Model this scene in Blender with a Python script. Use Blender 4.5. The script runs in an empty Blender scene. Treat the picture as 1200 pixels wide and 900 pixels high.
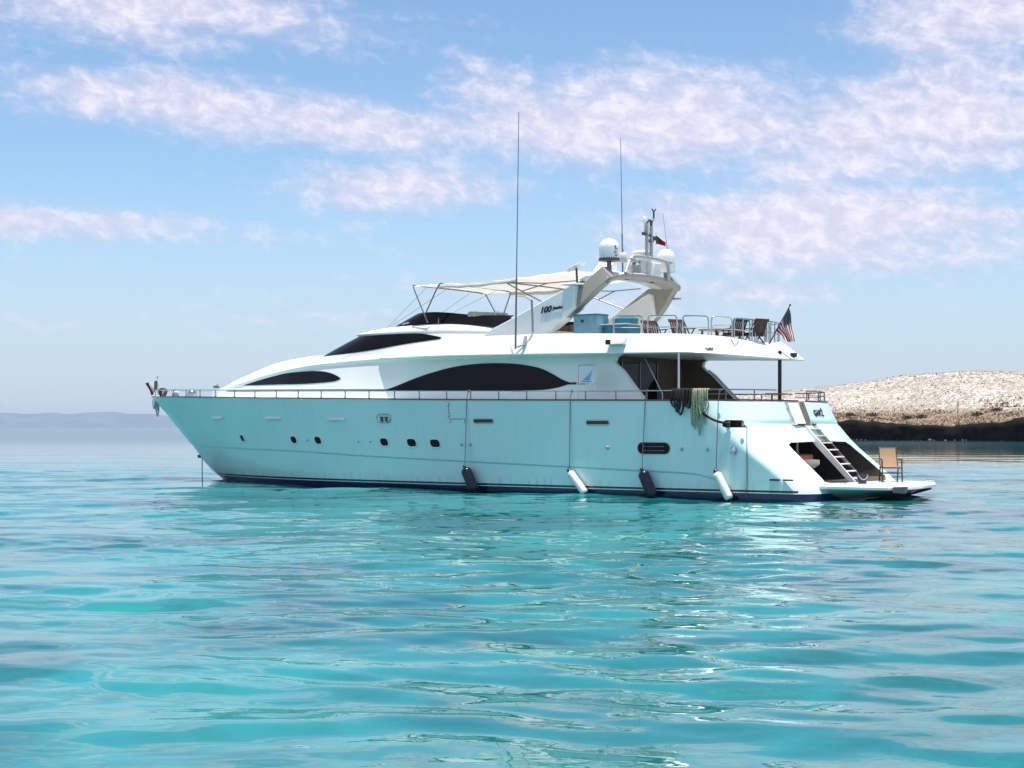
import bpy, bmesh, math, random
import numpy as np
from mathutils import Vector, Matrix

random.seed(7)
rad = math.radians
sc = bpy.context.scene
C = sc.collection

# ------------------------------------------------------------------ camera, sky, sun, exposure
cam_d = bpy.data.cameras.new('camera')
cam = bpy.data.objects.new('camera', cam_d)
C.objects.link(cam)
cam_d.sensor_width = 36.0
cam_d.lens = 36.0 * 1900.0 / 1200.0            # 57 mm: a short telephoto from a small boat
cam.location = (0, 0, 2.0)
cam.rotation_euler = (rad(90), 0, 0)
cam_d.shift_y = 51.0 / 1200.0                  # horizon a little below the middle
cam_d.clip_start = 0.1
cam_d.clip_end = 60000
sc.camera = cam

TH = rad(37.7)                                 # yacht heading
ct, st = math.cos(TH), math.sin(TH)
ORIGIN = Vector((-11.08, 62.3, 0.0))           # stem at the waterline


def W(u, y, z):
    """yacht frame (u aft, y to starboard, z up) -> world"""
    return Vector((ORIGIN.x + u * ct + y * st, ORIGIN.y - u * st + y * ct, z))


# sunlight travels slightly aft and to starboard, steeply down
sd = Vector((-0.07 * ct + 0.03 * st, 0.07 * st + 0.03 * ct, -1.0)).normalized()
sun_d = bpy.data.lights.new('sun', 'SUN')
sun_d.energy = 5.0
sun_d.angle = rad(0.55)
sun_d.color = (1.0, 0.955, 0.89)
sun = bpy.data.objects.new('sun', sun_d)
C.objects.link(sun)
sun.rotation_euler = sd.to_track_quat('-Z', 'Y').to_euler()
sun.location = (0, 0, 60)

world = bpy.data.worlds.new('World')
sc.world = world
world.use_nodes = True
sc.view_settings.view_transform = 'Standard'
sc.view_settings.look = 'None'
sc.view_settings.gamma = 1.0
sc.view_settings.use_curve_mapping = False
sc.view_settings.exposure = 0.42
sc.cycles.use_denoising = True
sc.cycles.max_bounces = 8
sc.cycles.diffuse_bounces = 4
sc.cycles.glossy_bounces = 4
sc.cycles.caustics_reflective = False
sc.cycles.caustics_refractive = False


class NT:
    """tiny node-graph helper"""
    def __init__(s, tree):
        s.t = tree
        tree.nodes.clear()

    def n(s, typ, **kw):
        nd = s.t.nodes.new(typ)
        for k, v in kw.items():
            setattr(nd, k, v)
        return nd

    def put(s, sock, v):
        if isinstance(v, bpy.types.NodeSocket):
            s.t.links.new(v, sock)
        else:
            sock.default_value = v

    def m(s, op, a, b=None, c=None):
        nd = s.n('ShaderNodeMath', operation=op)
        s.put(nd.inputs[0], a)
        if b is not None:
            s.put(nd.inputs[1], b)
        if c is not None:
            s.put(nd.inputs[2], c)
        return nd.outputs[0]

    def mix(s, f, a, b, blend='MIX'):
        nd = s.n('ShaderNodeMix', data_type='RGBA', blend_type=blend)
        s.put(nd.inputs[0], f)
        s.put(nd.inputs[6], a)
        s.put(nd.inputs[7], b)
        return nd.outputs[2]

    def ramp(s, v, lo, hi, a=0.0, b=1.0, smooth=True):
        nd = s.n('ShaderNodeMapRange')
        nd.interpolation_type = 'SMOOTHSTEP' if smooth else 'LINEAR'
        s.put(nd.inputs[0], v)
        nd.inputs[1].default_value = lo
        nd.inputs[2].default_value = hi
        nd.inputs[3].default_value = a
        nd.inputs[4].default_value = b
        return nd.outputs[0]

    def noise(s, vec, scale, detail=4, rough=0.55, dist=0.0):
        nd = s.n('ShaderNodeTexNoise')
        if vec is not None:
            s.t.links.new(vec, nd.inputs['Vector'])
        nd.inputs['Scale'].default_value = scale
        nd.inputs['Detail'].default_value = detail
        nd.inputs['Roughness'].default_value = rough
        nd.inputs['Distortion'].default_value = dist
        return nd.outputs[0]

    def xyz(s, x, y, z):
        nd = s.n('ShaderNodeCombineXYZ')
        s.put(nd.inputs[0], x)
        s.put(nd.inputs[1], y)
        s.put(nd.inputs[2], z)
        return nd.outputs[0]


def make_sky():
    g = NT(world.node_tree)
    out = g.n('ShaderNodeOutputWorld')
    bg = g.n('ShaderNodeBackground')
    sky = g.n('ShaderNodeTexSky', sky_type='NISHITA')
    sky.sun_disc = False
    sky.sun_elevation = math.asin(-sd.z)
    sky.sun_rotation = math.atan2(-sd.x, -sd.y)
    sky.air_density = 1.0
    sky.dust_density = 0.25
    sky.ozone_density = 3.0
    tc = g.n('ShaderNodeTexCoord')
    sep = g.n('ShaderNodeSeparateXYZ')
    g.t.links.new(tc.outputs['Generated'], sep.inputs[0])
    X, Y, Z = sep.outputs
    az = g.m('ARCTAN2', X, Y)
    el = g.m('ARCSINE', Z)
    # layered altocumulus: long streaks broken into flakes
    wx = g.m('MULTIPLY', az, 5.2)
    wy = g.m('MULTIPLY', el, 15.0)
    P = g.xyz(wx, g.m('ADD', wy, g.m('MULTIPLY', az, 1.5)), 0.37)
    big = g.noise(P, 1.6, 6, 0.58, 0.35)
    P2 = g.xyz(g.m('MULTIPLY', az, 30.0), g.m('ADD', g.m('MULTIPLY', el, 46.0), g.m('MULTIPLY', az, 6.0)), 1.7)
    fine = g.noise(P2, 2.3, 8, 0.64, 0.35)
    P3 = g.xyz(g.m('MULTIPLY', az, 9.0), g.m('ADD', g.m('MULTIPLY', el, 46.0), g.m('MULTIPLY', az, 3.0)), 4.1)
    streak = g.noise(P3, 1.3, 6, 0.6, 0.6)
    # where the banks lie: (azimuth, elevation, half-width, half-height, tilt, weight) in radians
    banks = [(-0.215, 0.247, 0.150, 0.024, -0.05, .34), (-0.150, 0.190, 0.180, 0.020, -0.09, .36),
             (-0.060, 0.147, 0.080, 0.018, 0.0, .34), (-0.275, 0.120, 0.110, 0.012, -0.02, .34),
             (0.085, 0.186, 0.170, 0.034, 0.03, .36), (0.245, 0.180, 0.140, 0.050, 0.05, .34),
             (0.185, 0.122, 0.150, 0.034, 0.03, .36), (0.280, 0.240, 0.090, 0.034, 0.10, .34),
             (0.10, 0.085, 0.20, 0.022, 0.0, .20), (-0.2, 0.07, 0.2, 0.018, 0.0, .14)]
    mask = None
    for a, e, rx, ry, tl, wgt in banks:
        dx = g.m('SUBTRACT', az, a)
        dy = g.m('SUBTRACT', g.m('SUBTRACT', el, e), g.m('MULTIPLY', dx, tl))
        q = g.m('ADD', g.m('POWER', g.m('ABSOLUTE', g.m('DIVIDE', dx, rx)), 2.0),
                g.m('POWER', g.m('ABSOLUTE', g.m('DIVIDE', dy, ry)), 2.0))
        v = g.m('MULTIPLY', g.m('EXPONENT', g.m('MULTIPLY', q, -0.9)), wgt)
        mask = v if mask is None else g.m('MAXIMUM', mask, v)
    # beyond the banks seen here the layer simply goes on, thinner
    far = g.ramp(g.m('ABSOLUTE', az), 0.45, 0.75, 0.0, 0.20)
    high = g.ramp(el, 0.30, 0.5, 0.0, 0.16)
    mask = g.m('MAXIMUM', mask, g.m('MAXIMUM', far, high))
    body = g.m('ADD', g.m('MULTIPLY', big, 0.42), g.m('ADD', g.m('MULTIPLY', fine, 0.50), g.m('MULTIPLY', streak, 0.30)))
    dens = g.ramp(g.m('ADD', body, mask), 0.69, 1.06)
    dens = g.m('MULTIPLY', dens, g.ramp(el, 0.0, 0.10, 0.45, 0.92))
    # blue air: the sky texture, a little deeper in blue
    low = g.ramp(el, 0.25, 0.8, 1.0, 0.0)
    blue = g.mix(1.0, sky.outputs[0], g.mix(low, (1, 1, 1, 1), (1.42, 1.55, 1.62, 1)), 'MULTIPLY')
    haze = g.ramp(el, 0.0, 0.15, 0.75, 0.0)
    blue = g.mix(haze, blue, (5.6, 6.6, 8.6, 1))
    veil = g.ramp(g.m('ADD', g.m('MULTIPLY', mask, 1.25), g.m('ADD', g.m('MULTIPLY', big, 0.42), g.m('MULTIPLY', streak, 0.28))), 0.42, 0.86, 0.0, 0.72)
    blue = g.mix(veil, blue, (6.3, 6.65, 8.7, 1))
    white = g.mix(g.ramp(fine, 0.35, 0.7), (7.9, 7.7, 9.4, 1), (10.2, 9.75, 11.0, 1))
    col = g.mix(dens, blue, white)
    g.t.links.new(col, bg.inputs['Color'])
    bg.inputs['Strength'].default_value = 0.072
    g.t.links.new(bg.outputs[0], out.inputs[0])


make_sky()

# ------------------------------------------------------------------ materials
MATS = {}


def mat(name, col, rough=0.5, metal=0.0, coat=0.0, vary=0.0, vscale=3.0, spec=0.5, bump=0.0, bscale=40.0):
    if name in MATS:
        return MATS[name]
    m = bpy.data.materials.new(name)
    m.use_nodes = True
    g = NT(m.node_tree)
    out = g.n('ShaderNodeOutputMaterial')
    b = g.n('ShaderNodeBsdfPrincipled')
    g.t.links.new(b.outputs[0], out.inputs[0])
    b.inputs['Roughness'].default_value = rough
    b.inputs['Metallic'].default_value = metal
    b.inputs['Coat Weight'].default_value = coat
    b.inputs['Coat Roughness'].default_value = 0.06
    b.inputs['Specular IOR Level'].default_value = spec
    c4 = (*col, 1)
    tc = g.n('ShaderNodeTexCoord')
    if vary > 0:
        f = g.noise(tc.outputs['Object'], vscale, 5, 0.6)
        lo = tuple(max(0, x * (1 - vary)) for x in col) + (1,)
        hi = tuple(min(1, x * (1 + vary)) for x in col) + (1,)
        g.put(b.inputs['Base Color'], g.mix(g.ramp(f, 0.3, 0.7), lo, hi))
    else:
        b.inputs['Base Color'].default_value = c4
    if bump > 0:
        bn = g.n('ShaderNodeBump')
        bn.inputs['Strength'].default_value = bump
        bn.inputs['Distance'].default_value = 0.02
        g.t.links.new(g.noise(tc.outputs['Object'], bscale, 4, 0.6), bn.inputs['Height'])
        g.t.links.new(bn.outputs[0], b.inputs['Normal'])
    MATS[name] = m
    return m


WHITE = mat('white gelcoat', (0.80, 0.80, 0.785), 0.28, coat=0.35, vary=0.03, vscale=0.7)
OFFWHITE = mat('satin white', (0.74, 0.73, 0.70), 0.45, vary=0.04)
GREY = mat('grey paint', (0.42, 0.42, 0.42), 0.4, vary=0.06)
TAUPE = mat('shade grey gelcoat', (0.31, 0.285, 0.245), 0.45, vary=0.05)  # grey stands in for shade on the arch's downward and inner faces
DKGREY = mat('dark grey', (0.08, 0.085, 0.09), 0.45, vary=0.1)
BLACK = mat('black rubber', (0.012, 0.012, 0.014), 0.5)
GLASS = mat('black tinted glass', (0.003, 0.003, 0.0035), 0.05, spec=0.18)
STEEL = mat('stainless steel', (0.55, 0.56, 0.58), 0.18, metal=1.0)
DKSTEEL = mat('shaded steel tube', (0.16, 0.16, 0.17), 0.3, metal=0.6)
WOODRED = mat('varnished mahogany', (0.085, 0.028, 0.016), 0.3, coat=0.4, vary=0.25, vscale=6)
TEAK = mat('teak', (0.30, 0.19, 0.11), 0.6, vary=0.2, vscale=8)
DKWOOD = mat('dark stained wood', (0.075, 0.03, 0.018), 0.5, vary=0.3, vscale=10)
CANVAS = mat('cream canvas', (0.66, 0.61, 0.54), 0.85, vary=0.05, vscale=4)
NAVY = mat('navy vinyl', (0.005, 0.006, 0.020), 0.28, coat=0.08, spec=0.35)
FENDWHITE = mat('white vinyl', (0.78, 0.77, 0.70), 0.35, vary=0.06, vscale=5)
BLUEBOX = mat('blue fabric cover', (0.19, 0.36, 0.44), 0.6, vary=0.12, vscale=3)
TEALBOX = mat('dark teal cover', (0.025, 0.15, 0.21), 0.55, vary=0.15, vscale=3)
TAN = mat('tan sling fabric', (0.42, 0.28, 0.16), 0.8, vary=0.1, vscale=30)
ROPEBLK = mat('black rope', (0.008, 0.008, 0.009), 0.8)
ROPEGRN = mat('pale green rope', (0.34, 0.38, 0.24), 0.8, vary=0.45, vscale=26)
ROPEWHT = mat('pale rope', (0.50, 0.52, 0.50), 0.8, vary=0.3, vscale=26)
RED = mat('red cloth', (0.30, 0.010, 0.016), 0.9, spec=0.05)
FWHITE = mat('white cloth', (0.62, 0.60, 0.60), 0.9, spec=0.05)
FBLUE = mat('navy cloth', (0.008, 0.010, 0.045), 0.9, spec=0.03)
FGREEN = mat('green cloth', (0.01, 0.10, 0.05), 0.8)
LOGONAVY = mat('navy lettering', (0.01, 0.025, 0.09), 0.4)
LOGOBLUE = mat('blue lettering', (0.16, 0.33, 0.55), 0.4)
INTERIOR = mat('dark interior lining', (0.07, 0.055, 0.045), 0.7, vary=0.3)
BROWNWALL = mat('brown shaded lining', (0.11, 0.075, 0.05), 0.6, vary=0.1)
REDBROWN = mat('red brown cover', (0.22, 0.055, 0.025), 0.6)


def canvas_material():
    m = bpy.data.materials.new('thin cream canvas')
    m.use_nodes = True
    g = NT(m.node_tree)
    out = g.n('ShaderNodeOutputMaterial')
    d = g.n('ShaderNodeBsdfDiffuse')
    t = g.n('ShaderNodeBsdfTranslucent')
    mx = g.n('ShaderNodeMixShader')
    tc = g.n('ShaderNodeTexCoord')
    col = g.mix(g.noise(tc.outputs['Object'], 3.0, 4), (0.76, 0.73, 0.66, 1), (0.82, 0.79, 0.73, 1))
    g.put(d.inputs['Color'], col)
    g.put(t.inputs['Color'], col)
    mx.inputs[0].default_value = 0.34
    g.t.links.new(d.outputs[0], mx.inputs[1])
    g.t.links.new(t.outputs[0], mx.inputs[2])
    g.t.links.new(mx.outputs[0], out.inputs[0])
    return m


THINCANVAS = canvas_material()


def hull_material():
    m = bpy.data.materials.new('hull gelcoat with boot stripe')
    m.use_nodes = True
    g = NT(m.node_tree)
    out = g.n('ShaderNodeOutputMaterial')
    b = g.n('ShaderNodeBsdfPrincipled')
    g.t.links.new(b.outputs[0], out.inputs[0])
    tc = g.n('ShaderNodeTexCoord')
    sep = g.n('ShaderNodeSeparateXYZ')
    g.t.links.new(tc.outputs['Object'], sep.inputs[0])
    x, y, z = sep.outputs
    # faint vertical run marks and weathering
    pv = g.xyz(g.m('MULTIPLY', x, 2.2), 0.0, g.m('MULTIPLY', z, 0.22))
    run = g.noise(pv, 2.6, 5, 0.65)
    cloud = g.noise(tc.outputs['Object'], 0.45, 4, 0.5)
    f = g.m('ADD', g.m('MULTIPLY', run, 0.42), g.m('MULTIPLY', cloud, 0.58))
    base = g.mix(g.ramp(f, 0.35, 0.65), (0.58, 0.81, 0.795, 1), (0.66, 0.845, 0.83, 1))  # mint tint adds the sea's turquoise bounce light to white gelcoat
    scum = g.m('MULTIPLY', g.ramp(z, 0.26, 0.65, 1.0, 0.0), g.ramp(run, 0.42, 0.68, 0.0, 0.5))
    base = g.mix(scum, base, (0.45, 0.44, 0.34, 1))
    line = g.m('SUBTRACT', z, 0.0)
    navy = g.m('LESS_THAN', line, 0.195)
    black = g.m('MULTIPLY', g.m('GREATER_THAN', line, 0.222), g.m('LESS_THAN', line, 0.282))
    aft = g.m('LESS_THAN', x, 26.2)
    navyc = g.mix(g.ramp(g.noise(tc.outputs['Object'], 3.0, 5), 0.3, 0.7), (0.003, 0.005, 0.035, 1), (0.005, 0.008, 0.060, 1))
    col = g.mix(g.m('MULTIPLY', black, aft), base, (0.006, 0.006, 0.008, 1))
    col = g.mix(navy, col, navyc)
    g.put(b.inputs['Base Color'], col)
    b.inputs['Roughness'].default_value = 0.22
    b.inputs['Coat Weight'].default_value = 0.25
    b.inputs['Coat Roughness'].default_value = 0.05
    bn = g.n('ShaderNodeBump')
    bn.inputs['Strength'].default_value = 0.05
    bn.inputs['Distance'].default_value = 0.05
    g.t.links.new(g.noise(tc.outputs['Object'], 0.9, 3), bn.inputs['Height'])
    g.t.links.new(bn.outputs[0], b.inputs['Normal'])
    return m


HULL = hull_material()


# ------------------------------------------------------------------ mesh helpers
class MB:
    def __init__(s):
        s.v, s.f, s.mi = [], [], []

    def add(s, vs, fs, mi=0):
        o = len(s.v)
        s.v += [tuple(p) for p in vs]
        s.f += [tuple(i + o for i in f) for f in fs]
        s.mi += [mi] * len(fs)
        return s

    def grid(s, rows, close_u=False, close_v=False, mi=0, flip=False):
        n, m = len(rows), len(rows[0])
        vs = [p for r in rows for p in r]
        fs = []
        for i in range(n if close_v else n - 1):
            for j in range(m if close_u else m - 1):
                a, b = i * m + j, i * m + (j + 1) % m
                c, d = ((i + 1) % n) * m + (j + 1) % m, ((i + 1) % n) * m + j
                fs.append((a, d, c, b) if flip else (a, b, c, d))
        return s.add(vs, fs, mi)

    def tube(s, pts, r, n=8, caps=True, mi=0, closed=False):
        pts = [Vector(p) for p in pts]
        k = len(pts)
        rr = r if isinstance(r, (list, tuple)) else [r] * k
        up = None
        rows = []
        for i, p in enumerate(pts):
            if closed:
                t = (pts[(i + 1) % k] - pts[i - 1]).normalized()
            else:
                t = (pts[min(i + 1, k - 1)] - pts[max(i - 1, 0)]).normalized()
            if up is None:
                up = Vector((0, 0, 1)) if abs(t.z) < 0.9 else Vector((1, 0, 0))
            a = t.cross(up)
            if a.length < 1e-5:
                a = t.cross(Vector((0, 1, 0.1)))
            a.normalize()
            b = a.cross(t).normalized()
            up = b
            rows.append([p + (a * math.cos(q) + b * math.sin(q)) * rr[i] for q in (2 * math.pi * j / n for j in range(n))])
        o = len(s.v)
        s.grid(rows, close_u=True, close_v=closed, mi=mi)
        if caps and not closed:
            s.f += [tuple(o + j for j in range(n)), tuple(o + (k - 1) * n + j for j in reversed(range(n)))]
            s.mi += [mi, mi]
        return s

    def box(s, c, size, M=None, mi=0):
        x, y, z = (q / 2 for q in size)
        vs = [Vector((i * x, j * y, k * z)) for i in (-1, 1) for j in (-1, 1) for k in (-1, 1)]
        if M is not None:
            vs = [M @ p for p in vs]
        vs = [p + Vector(c) for p in vs]
        return s.add(vs, [(0, 1, 3, 2), (4, 6, 7, 5), (0, 4, 5, 1), (2, 3, 7, 6), (0, 2, 6, 4), (1, 5, 7, 3)], mi)

    def prism(s, a, b, mi=0):
        """two matching outlines -> closed solid"""
        n = len(a)
        return s.add(list(a) + list(b), [tuple(range(n))[::-1], tuple(range(n, 2 * n))] +
                     [(i, (i + 1) % n, n + (i + 1) % n, n + i) for i in range(n)], mi)

    def lathe(s, prof, c=(0, 0, 0), n=24, M=None, mi=0):
        rows = []
        for r, z in prof:
            row = [Vector((r * math.cos(q), r * math.sin(q), z)) for q in (2 * math.pi * j / n for j in range(n))]
            if M is not None:
                row = [M @ p for p in row]
            rows.append([p + Vector(c) for p in row])
        o = len(s.v)
        s.grid(rows, close_u=True, mi=mi)
        k = len(prof)
        s.f += [tuple(o + j for j in reversed(range(n))), tuple(o + (k - 1) * n + j for j in range(n))]
        s.mi += [mi, mi]
        return s

    def build(s, name, m, parent=None, angle=38, bevel=0.0, weld=False, loc=None):
        me = bpy.data.meshes.new(name)
        me.from_pydata(s.v, [], s.f)
        ms = m if isinstance(m, (list, tuple)) else [m]
        for q in ms:
            if q is not None:
                me.materials.append(q)
        me.polygons.foreach_set('material_index', s.mi)
        bm = bmesh.new()
        bm.from_mesh(me)
        if weld:
            bmesh.ops.remove_doubles(bm, verts=bm.verts, dist=1e-4)
            bmesh.ops.dissolve_degenerate(bm, dist=1e-5, edges=bm.edges)
        bmesh.ops.recalc_face_normals(bm, faces=bm.faces)
        bm.to_mesh(me)
        bm.free()
        me.polygons.foreach_set('use_smooth', [True] * len(me.polygons))
        me.set_sharp_from_angle(angle=rad(angle))
        me.update()
        o = bpy.data.objects.new(name, me)
        C.objects.link(o)
        if parent is not None:
            o.parent = parent
        if loc is not None:
            o.location = loc
        if bevel > 0:
            bv = o.modifiers.new('bevel', 'BEVEL')
            bv.width = bevel
            bv.segments = 3
            bv.limit_method = 'ANGLE'
            bv.angle_limit = rad(35)
            bv.harden_normals = False
        return o


def tag(o, label, cat, group=None, kind=None):
    o['label'] = label
    o['category'] = cat
    if group:
        o['group'] = group
    if kind:
        o['kind'] = kind
    return o


def thing(name, label, cat, loc=(0, 0, 0), rz=0.0, group=None, world_loc=None):
    """an Empty at the base of a thing that stands on the yacht (loc in the yacht frame)"""
    o = bpy.data.objects.new(name, None)
    C.objects.link(o)
    o.empty_display_size = 0.2
    o.location = W(*loc) if world_loc is None else world_loc
    o.rotation_euler = (0, 0, (-TH if world_loc is None else 0) + rz)
    return tag(o, label, cat, group)


def copy_tree(o, parent=None):
    c = o.copy()
    C.objects.link(c)
    if parent is not None:
        c.parent = parent
    for ch in list(o.children):
        copy_tree(ch, c)
    return c


def struct(o):
    o['kind'] = 'structure'
    return o


def text(name, body, size, m, parent, M, shear=0.0, extrude=0.006, space=1.0, bold=0.0, squeeze=1.0):
    cu = bpy.data.curves.new(name, 'FONT')
    cu.body = body
    cu.size = size
    cu.extrude = extrude
    cu.shear = shear
    cu.space_character = space
    cu.offset = bold
    cu.align_x = 'CENTER'
    cu.align_y = 'CENTER'
    cu.materials.append(m)
    tmp = bpy.data.objects.new(name, cu)
    C.objects.link(tmp)
    bpy.context.view_layer.update()
    me = bpy.data.meshes.new_from_object(tmp.evaluated_get(bpy.context.evaluated_depsgraph_get()))
    me.name = name
    bpy.data.objects.remove(tmp)
    o = bpy.data.objects.new(name, me)
    C.objects.link(o)
    o.parent = parent
    o.matrix_local = M @ Matrix.Diagonal((squeeze, 1, 1, 1))
    return o


def frame_matrix(origin, ex, ey):
    ex = Vector(ex).normalized()
    ey = Vector(ey)
    ey = (ey - ex * ey.dot(ex)).normalized()
    ez = ex.cross(ey)
    M = Matrix((ex, ey, ez)).transposed().to_4x4()
    M.translation = Vector(origin)
    return M


def tab(t, x):
    n = len(t)
    if x <= t[0][0]:
        return t[0][1]
    if x >= t[-1][0]:
        return t[-1][1]
    for i in range(n - 1):
        x0, y0 = t[i]
        x1, y1 = t[i + 1]
        if x <= x1:
            h = x1 - x0
            q = (x - x0) / h

            def sl(j):
                a, b = max(j - 1, 0), min(j + 1, n - 1)
                return (t[b][1] - t[a][1]) / (t[b][0] - t[a][0])
            m0, m1 = sl(i) * h, sl(i + 1) * h
            return ((2 * q**3 - 3 * q * q + 1) * y0 + (q**3 - 2 * q * q + q) * m0 +
                    (-2 * q**3 + 3 * q * q) * y1 + (q**3 - q * q) * m1)


def lin(t, x):
    if x <= t[0][0]:
        return t[0][1]
    for (a, b), (c, d) in zip(t, t[1:]):
        if x <= c:
            return b + (d - b) * (x - a) / (c - a)
    return t[-1][1]


def arc(pts, n=6):
    """smooth open curve through points (Catmull-Rom)"""
    P = [Vector(p) for p in pts]
    out = []
    for i in range(len(P) - 1):
        a, b, c, d = P[max(i - 1, 0)], P[i], P[i + 1], P[min(i + 2, len(P) - 1)]
        for k in range(n):
            t = k / n
            out.append(0.5 * ((2 * b) + (c - a) * t + (2 * a - 5 * b + 4 * c - d) * t * t + (3 * b - 3 * c + d - a) * t**3))
    out.append(P[-1])
    return out


# ------------------------------------------------------------------ water
def make_water():
    def axis(segs):
        """segs: (from, to, step at from, step at to)"""
        out = []
        for a, b, s0, s1 in segs:
            n = max(2, int(round((b - a) / ((s1 - s0) / math.log(s1 / s0) if abs(s1 - s0) > 1e-9 else s0))))
            for i in range(n):
                t = i / n
                if abs(s1 - s0) < 1e-9:
                    out.append(a + (b - a) * t)
                else:
                    r = s1 / s0
                    out.append(a + (b - a) * (r**t - 1) / (r - 1))
        out.append(segs[-1][1])
        return out
    hx = axis([(0, 7, 0.07, 0.07), (7, 30, 0.07, 0.35), (30, 90, 0.35, 2.0), (90, 12000, 2.0, 1200.0)])
    xs = np.array([-v for v in reversed(hx[1:])] + hx)
    ys = np.array(axis([(-300, -10, 60, 2.0), (-10, 6, 2.0, 0.07), (6, 22, 0.055, 0.055), (22, 75, 0.055, 0.25), (75, 160, 0.25, 3.0), (160, 14000, 3.0, 1400.0)]))
    dx = np.gradient(xs)
    dy = np.gradient(ys)
    Xg, Yg = np.meshgrid(xs, ys)
    SP = np.maximum.outer(dy, dx)
    H = np.zeros_like(Xg)
    rng = np.random.RandomState(11)
    # gusty patches so that the ripples are not the same everywhere
    G = np.zeros_like(Xg)
    for k in range(7):
        a = rng.uniform(0, 2 * math.pi)
        L = rng.uniform(7, 26)
        G += np.sin((Xg * math.cos(a) + Yg * 1.3 * math.sin(a)) * 2 * math.pi / L + rng.uniform(0, 6.28))
    G = 0.95 + 0.26 * G / 1.8
    for k in range(64):
        L = 0.42 * (9.0 / 0.42) ** (k / 63.0)
        L *= rng.uniform(0.9, 1.1)
        ang = math.radians(90 + rng.normal(0, 34 if L < 1.5 else 22) + (10 if k % 3 else -22))     # crests roughly across the view
        slope = 0.0071 * (0.75 if L < 0.7 else (1.35 if L < 3.0 else 0.8))
        amp = slope * L / (2 * math.pi) * rng.uniform(0.75, 1.25) * 1.35
        kx, ky = 2 * math.pi / L * math.cos(ang), 2 * math.pi / L * math.sin(ang)
        ph = rng.uniform(0, 6.28)
        # slow warp so crests bend and end
        wx = 0.55 * L * np.sin(Yg * 2 * math.pi / (L * 5.3) + ph) + 0.4 * L * np.sin(Xg * 2 * math.pi / (L * 7.1) + 2 * ph)
        fade = np.clip((L / np.maximum(SP, 1e-6) - 3.5) / 3.0, 0, 1)
        th = kx * (Xg + wx) + ky * (Yg + 0.4 * wx) + ph
        w = np.sin(th)
        H += amp * fade * (w + 0.18 * np.cos(2 * th)) * (G if L < 3 else 1.0)
    n, m = Xg.shape
    co = np.stack([Xg, Yg, H], axis=-1).reshape(-1, 3).astype(np.float32)
    idx = np.arange(n * m).reshape(n, m)
    q = np.stack([idx[:-1, :-1], idx[:-1, 1:], idx[1:, 1:], idx[1:, :-1]], axis=-1).reshape(-1).astype(np.int32)
    me = bpy.data.meshes.new('sea_water')
    nf = (n - 1) * (m - 1)
    me.vertices.add(n * m)
    me.vertices.foreach_set('co', co.ravel())
    me.loops.add(nf * 4)
    me.loops.foreach_set('vertex_index', q)
    me.polygons.add(nf)
    me.polygons.foreach_set('loop_start', np.arange(0, nf * 4, 4, dtype=np.int32))
    me.polygons.foreach_set('use_smooth', np.ones(nf, dtype=bool))
    me.update(calc_edges=True)
    me.validate()
    o = bpy.data.objects.new('sea_water', me)
    C.objects.link(o)
    struct(o)
    mt = bpy.data.materials.new('turquoise sea')
    mt.use_nodes = True
    g = NT(mt.node_tree)
    out = g.n('ShaderNodeOutputMaterial')
    b = g.n('ShaderNodeBsdfPrincipled')
    g.t.links.new(b.outputs[0], out.inputs[0])
    geo = g.n('ShaderNodeNewGeometry')
    P = geo.outputs['Position']
    # pale sand shows through here, weed and deeper water there
    f = g.noise(P, 0.16, 5, 0.6, 0.8)
    f2 = g.noise(P, 0.9, 4, 0.6, 0.6)
    f = g.m('ADD', g.m('MULTIPLY', f, 0.75), g.m('MULTIPLY', f2, 0.25))
    sepp = g.n('ShaderNodeSeparateXYZ')
    g.t.links.new(P, sepp.inputs[0])
    col = g.mix(g.ramp(f, 0.36, 0.64), (0.002, 0.078, 0.086, 1), (0.015, 0.220, 0.225, 1))
    # the sandy shelf ends and the bay deepens to blue
    col = g.mix(g.ramp(sepp.outputs[1], 60.0, 260.0), col, (0.004, 0.050, 0.085, 1))
    g.put(b.inputs['Base Color'], col)
    # calm around the yacht, ruffled by the breeze further out
    g.put(b.inputs['Roughness'], g.ramp(sepp.outputs[1], 80.0, 300.0, 0.006, 0.15))
    b.inputs['IOR'].default_value = 1.333
    # small ripples on top of the modelled waves, longer across than along
    mp = g.n('ShaderNodeMapping')
    mp.inputs['Scale'].default_value = (0.55, 1.0, 1.0)
    mp.inputs['Rotation'].default_value = (0, 0, rad(6))
    g.t.links.new(P, mp.inputs['Vector'])
    V = mp.outputs[0]
    b1 = g.n('ShaderNodeBump')
    b1.inputs['Strength'].default_value = 1.0
    b1.inputs['Distance'].default_value = 0.0011
    g.t.links.new(g.noise(V, 4.6, 3, 0.5, 0.5), b1.inputs['Height'])
    b2 = g.n('ShaderNodeBump')
    b2.inputs['Strength'].default_value = 1.0
    b2.inputs['Distance'].default_value = 0.011
    g.t.links.new(g.noise(V, 0.95, 4, 0.5, 0.4), b2.inputs['Height'])
    g.t.links.new(b1.outputs[0], b2.inputs['Normal'])
    g.t.links.new(b2.outputs[0], b.inputs['Normal'])
    me.materials.append(mt)


make_water()


# ------------------------------------------------------------------ island, far hills
CREST = [(-20, -2), (5, -1), (15, 1.5), (30, 5.4), (41, 7.9), (52, 9.0), (60, 9.9), (69.5, 10.8), (77, 12.0), (85, 12.5),
         (92, 12.1), (99, 11.4), (106, 10.8), (130, 8), (170, 3), (200, -2)]
SHORE = [(-20, 268), (20, 262), (48, 256), (58, 252), (68, 244), (75, 232), (100, 222), (150, 230), (200, 250)]
CLIFFTOP = [(-20, 0.6), (20, 2.2), (48, 3.1), (60, 2.6), (66, 2.25), (72, 2.9), (80, 3.7), (110, 3.6), (200, 1.0)]


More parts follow.
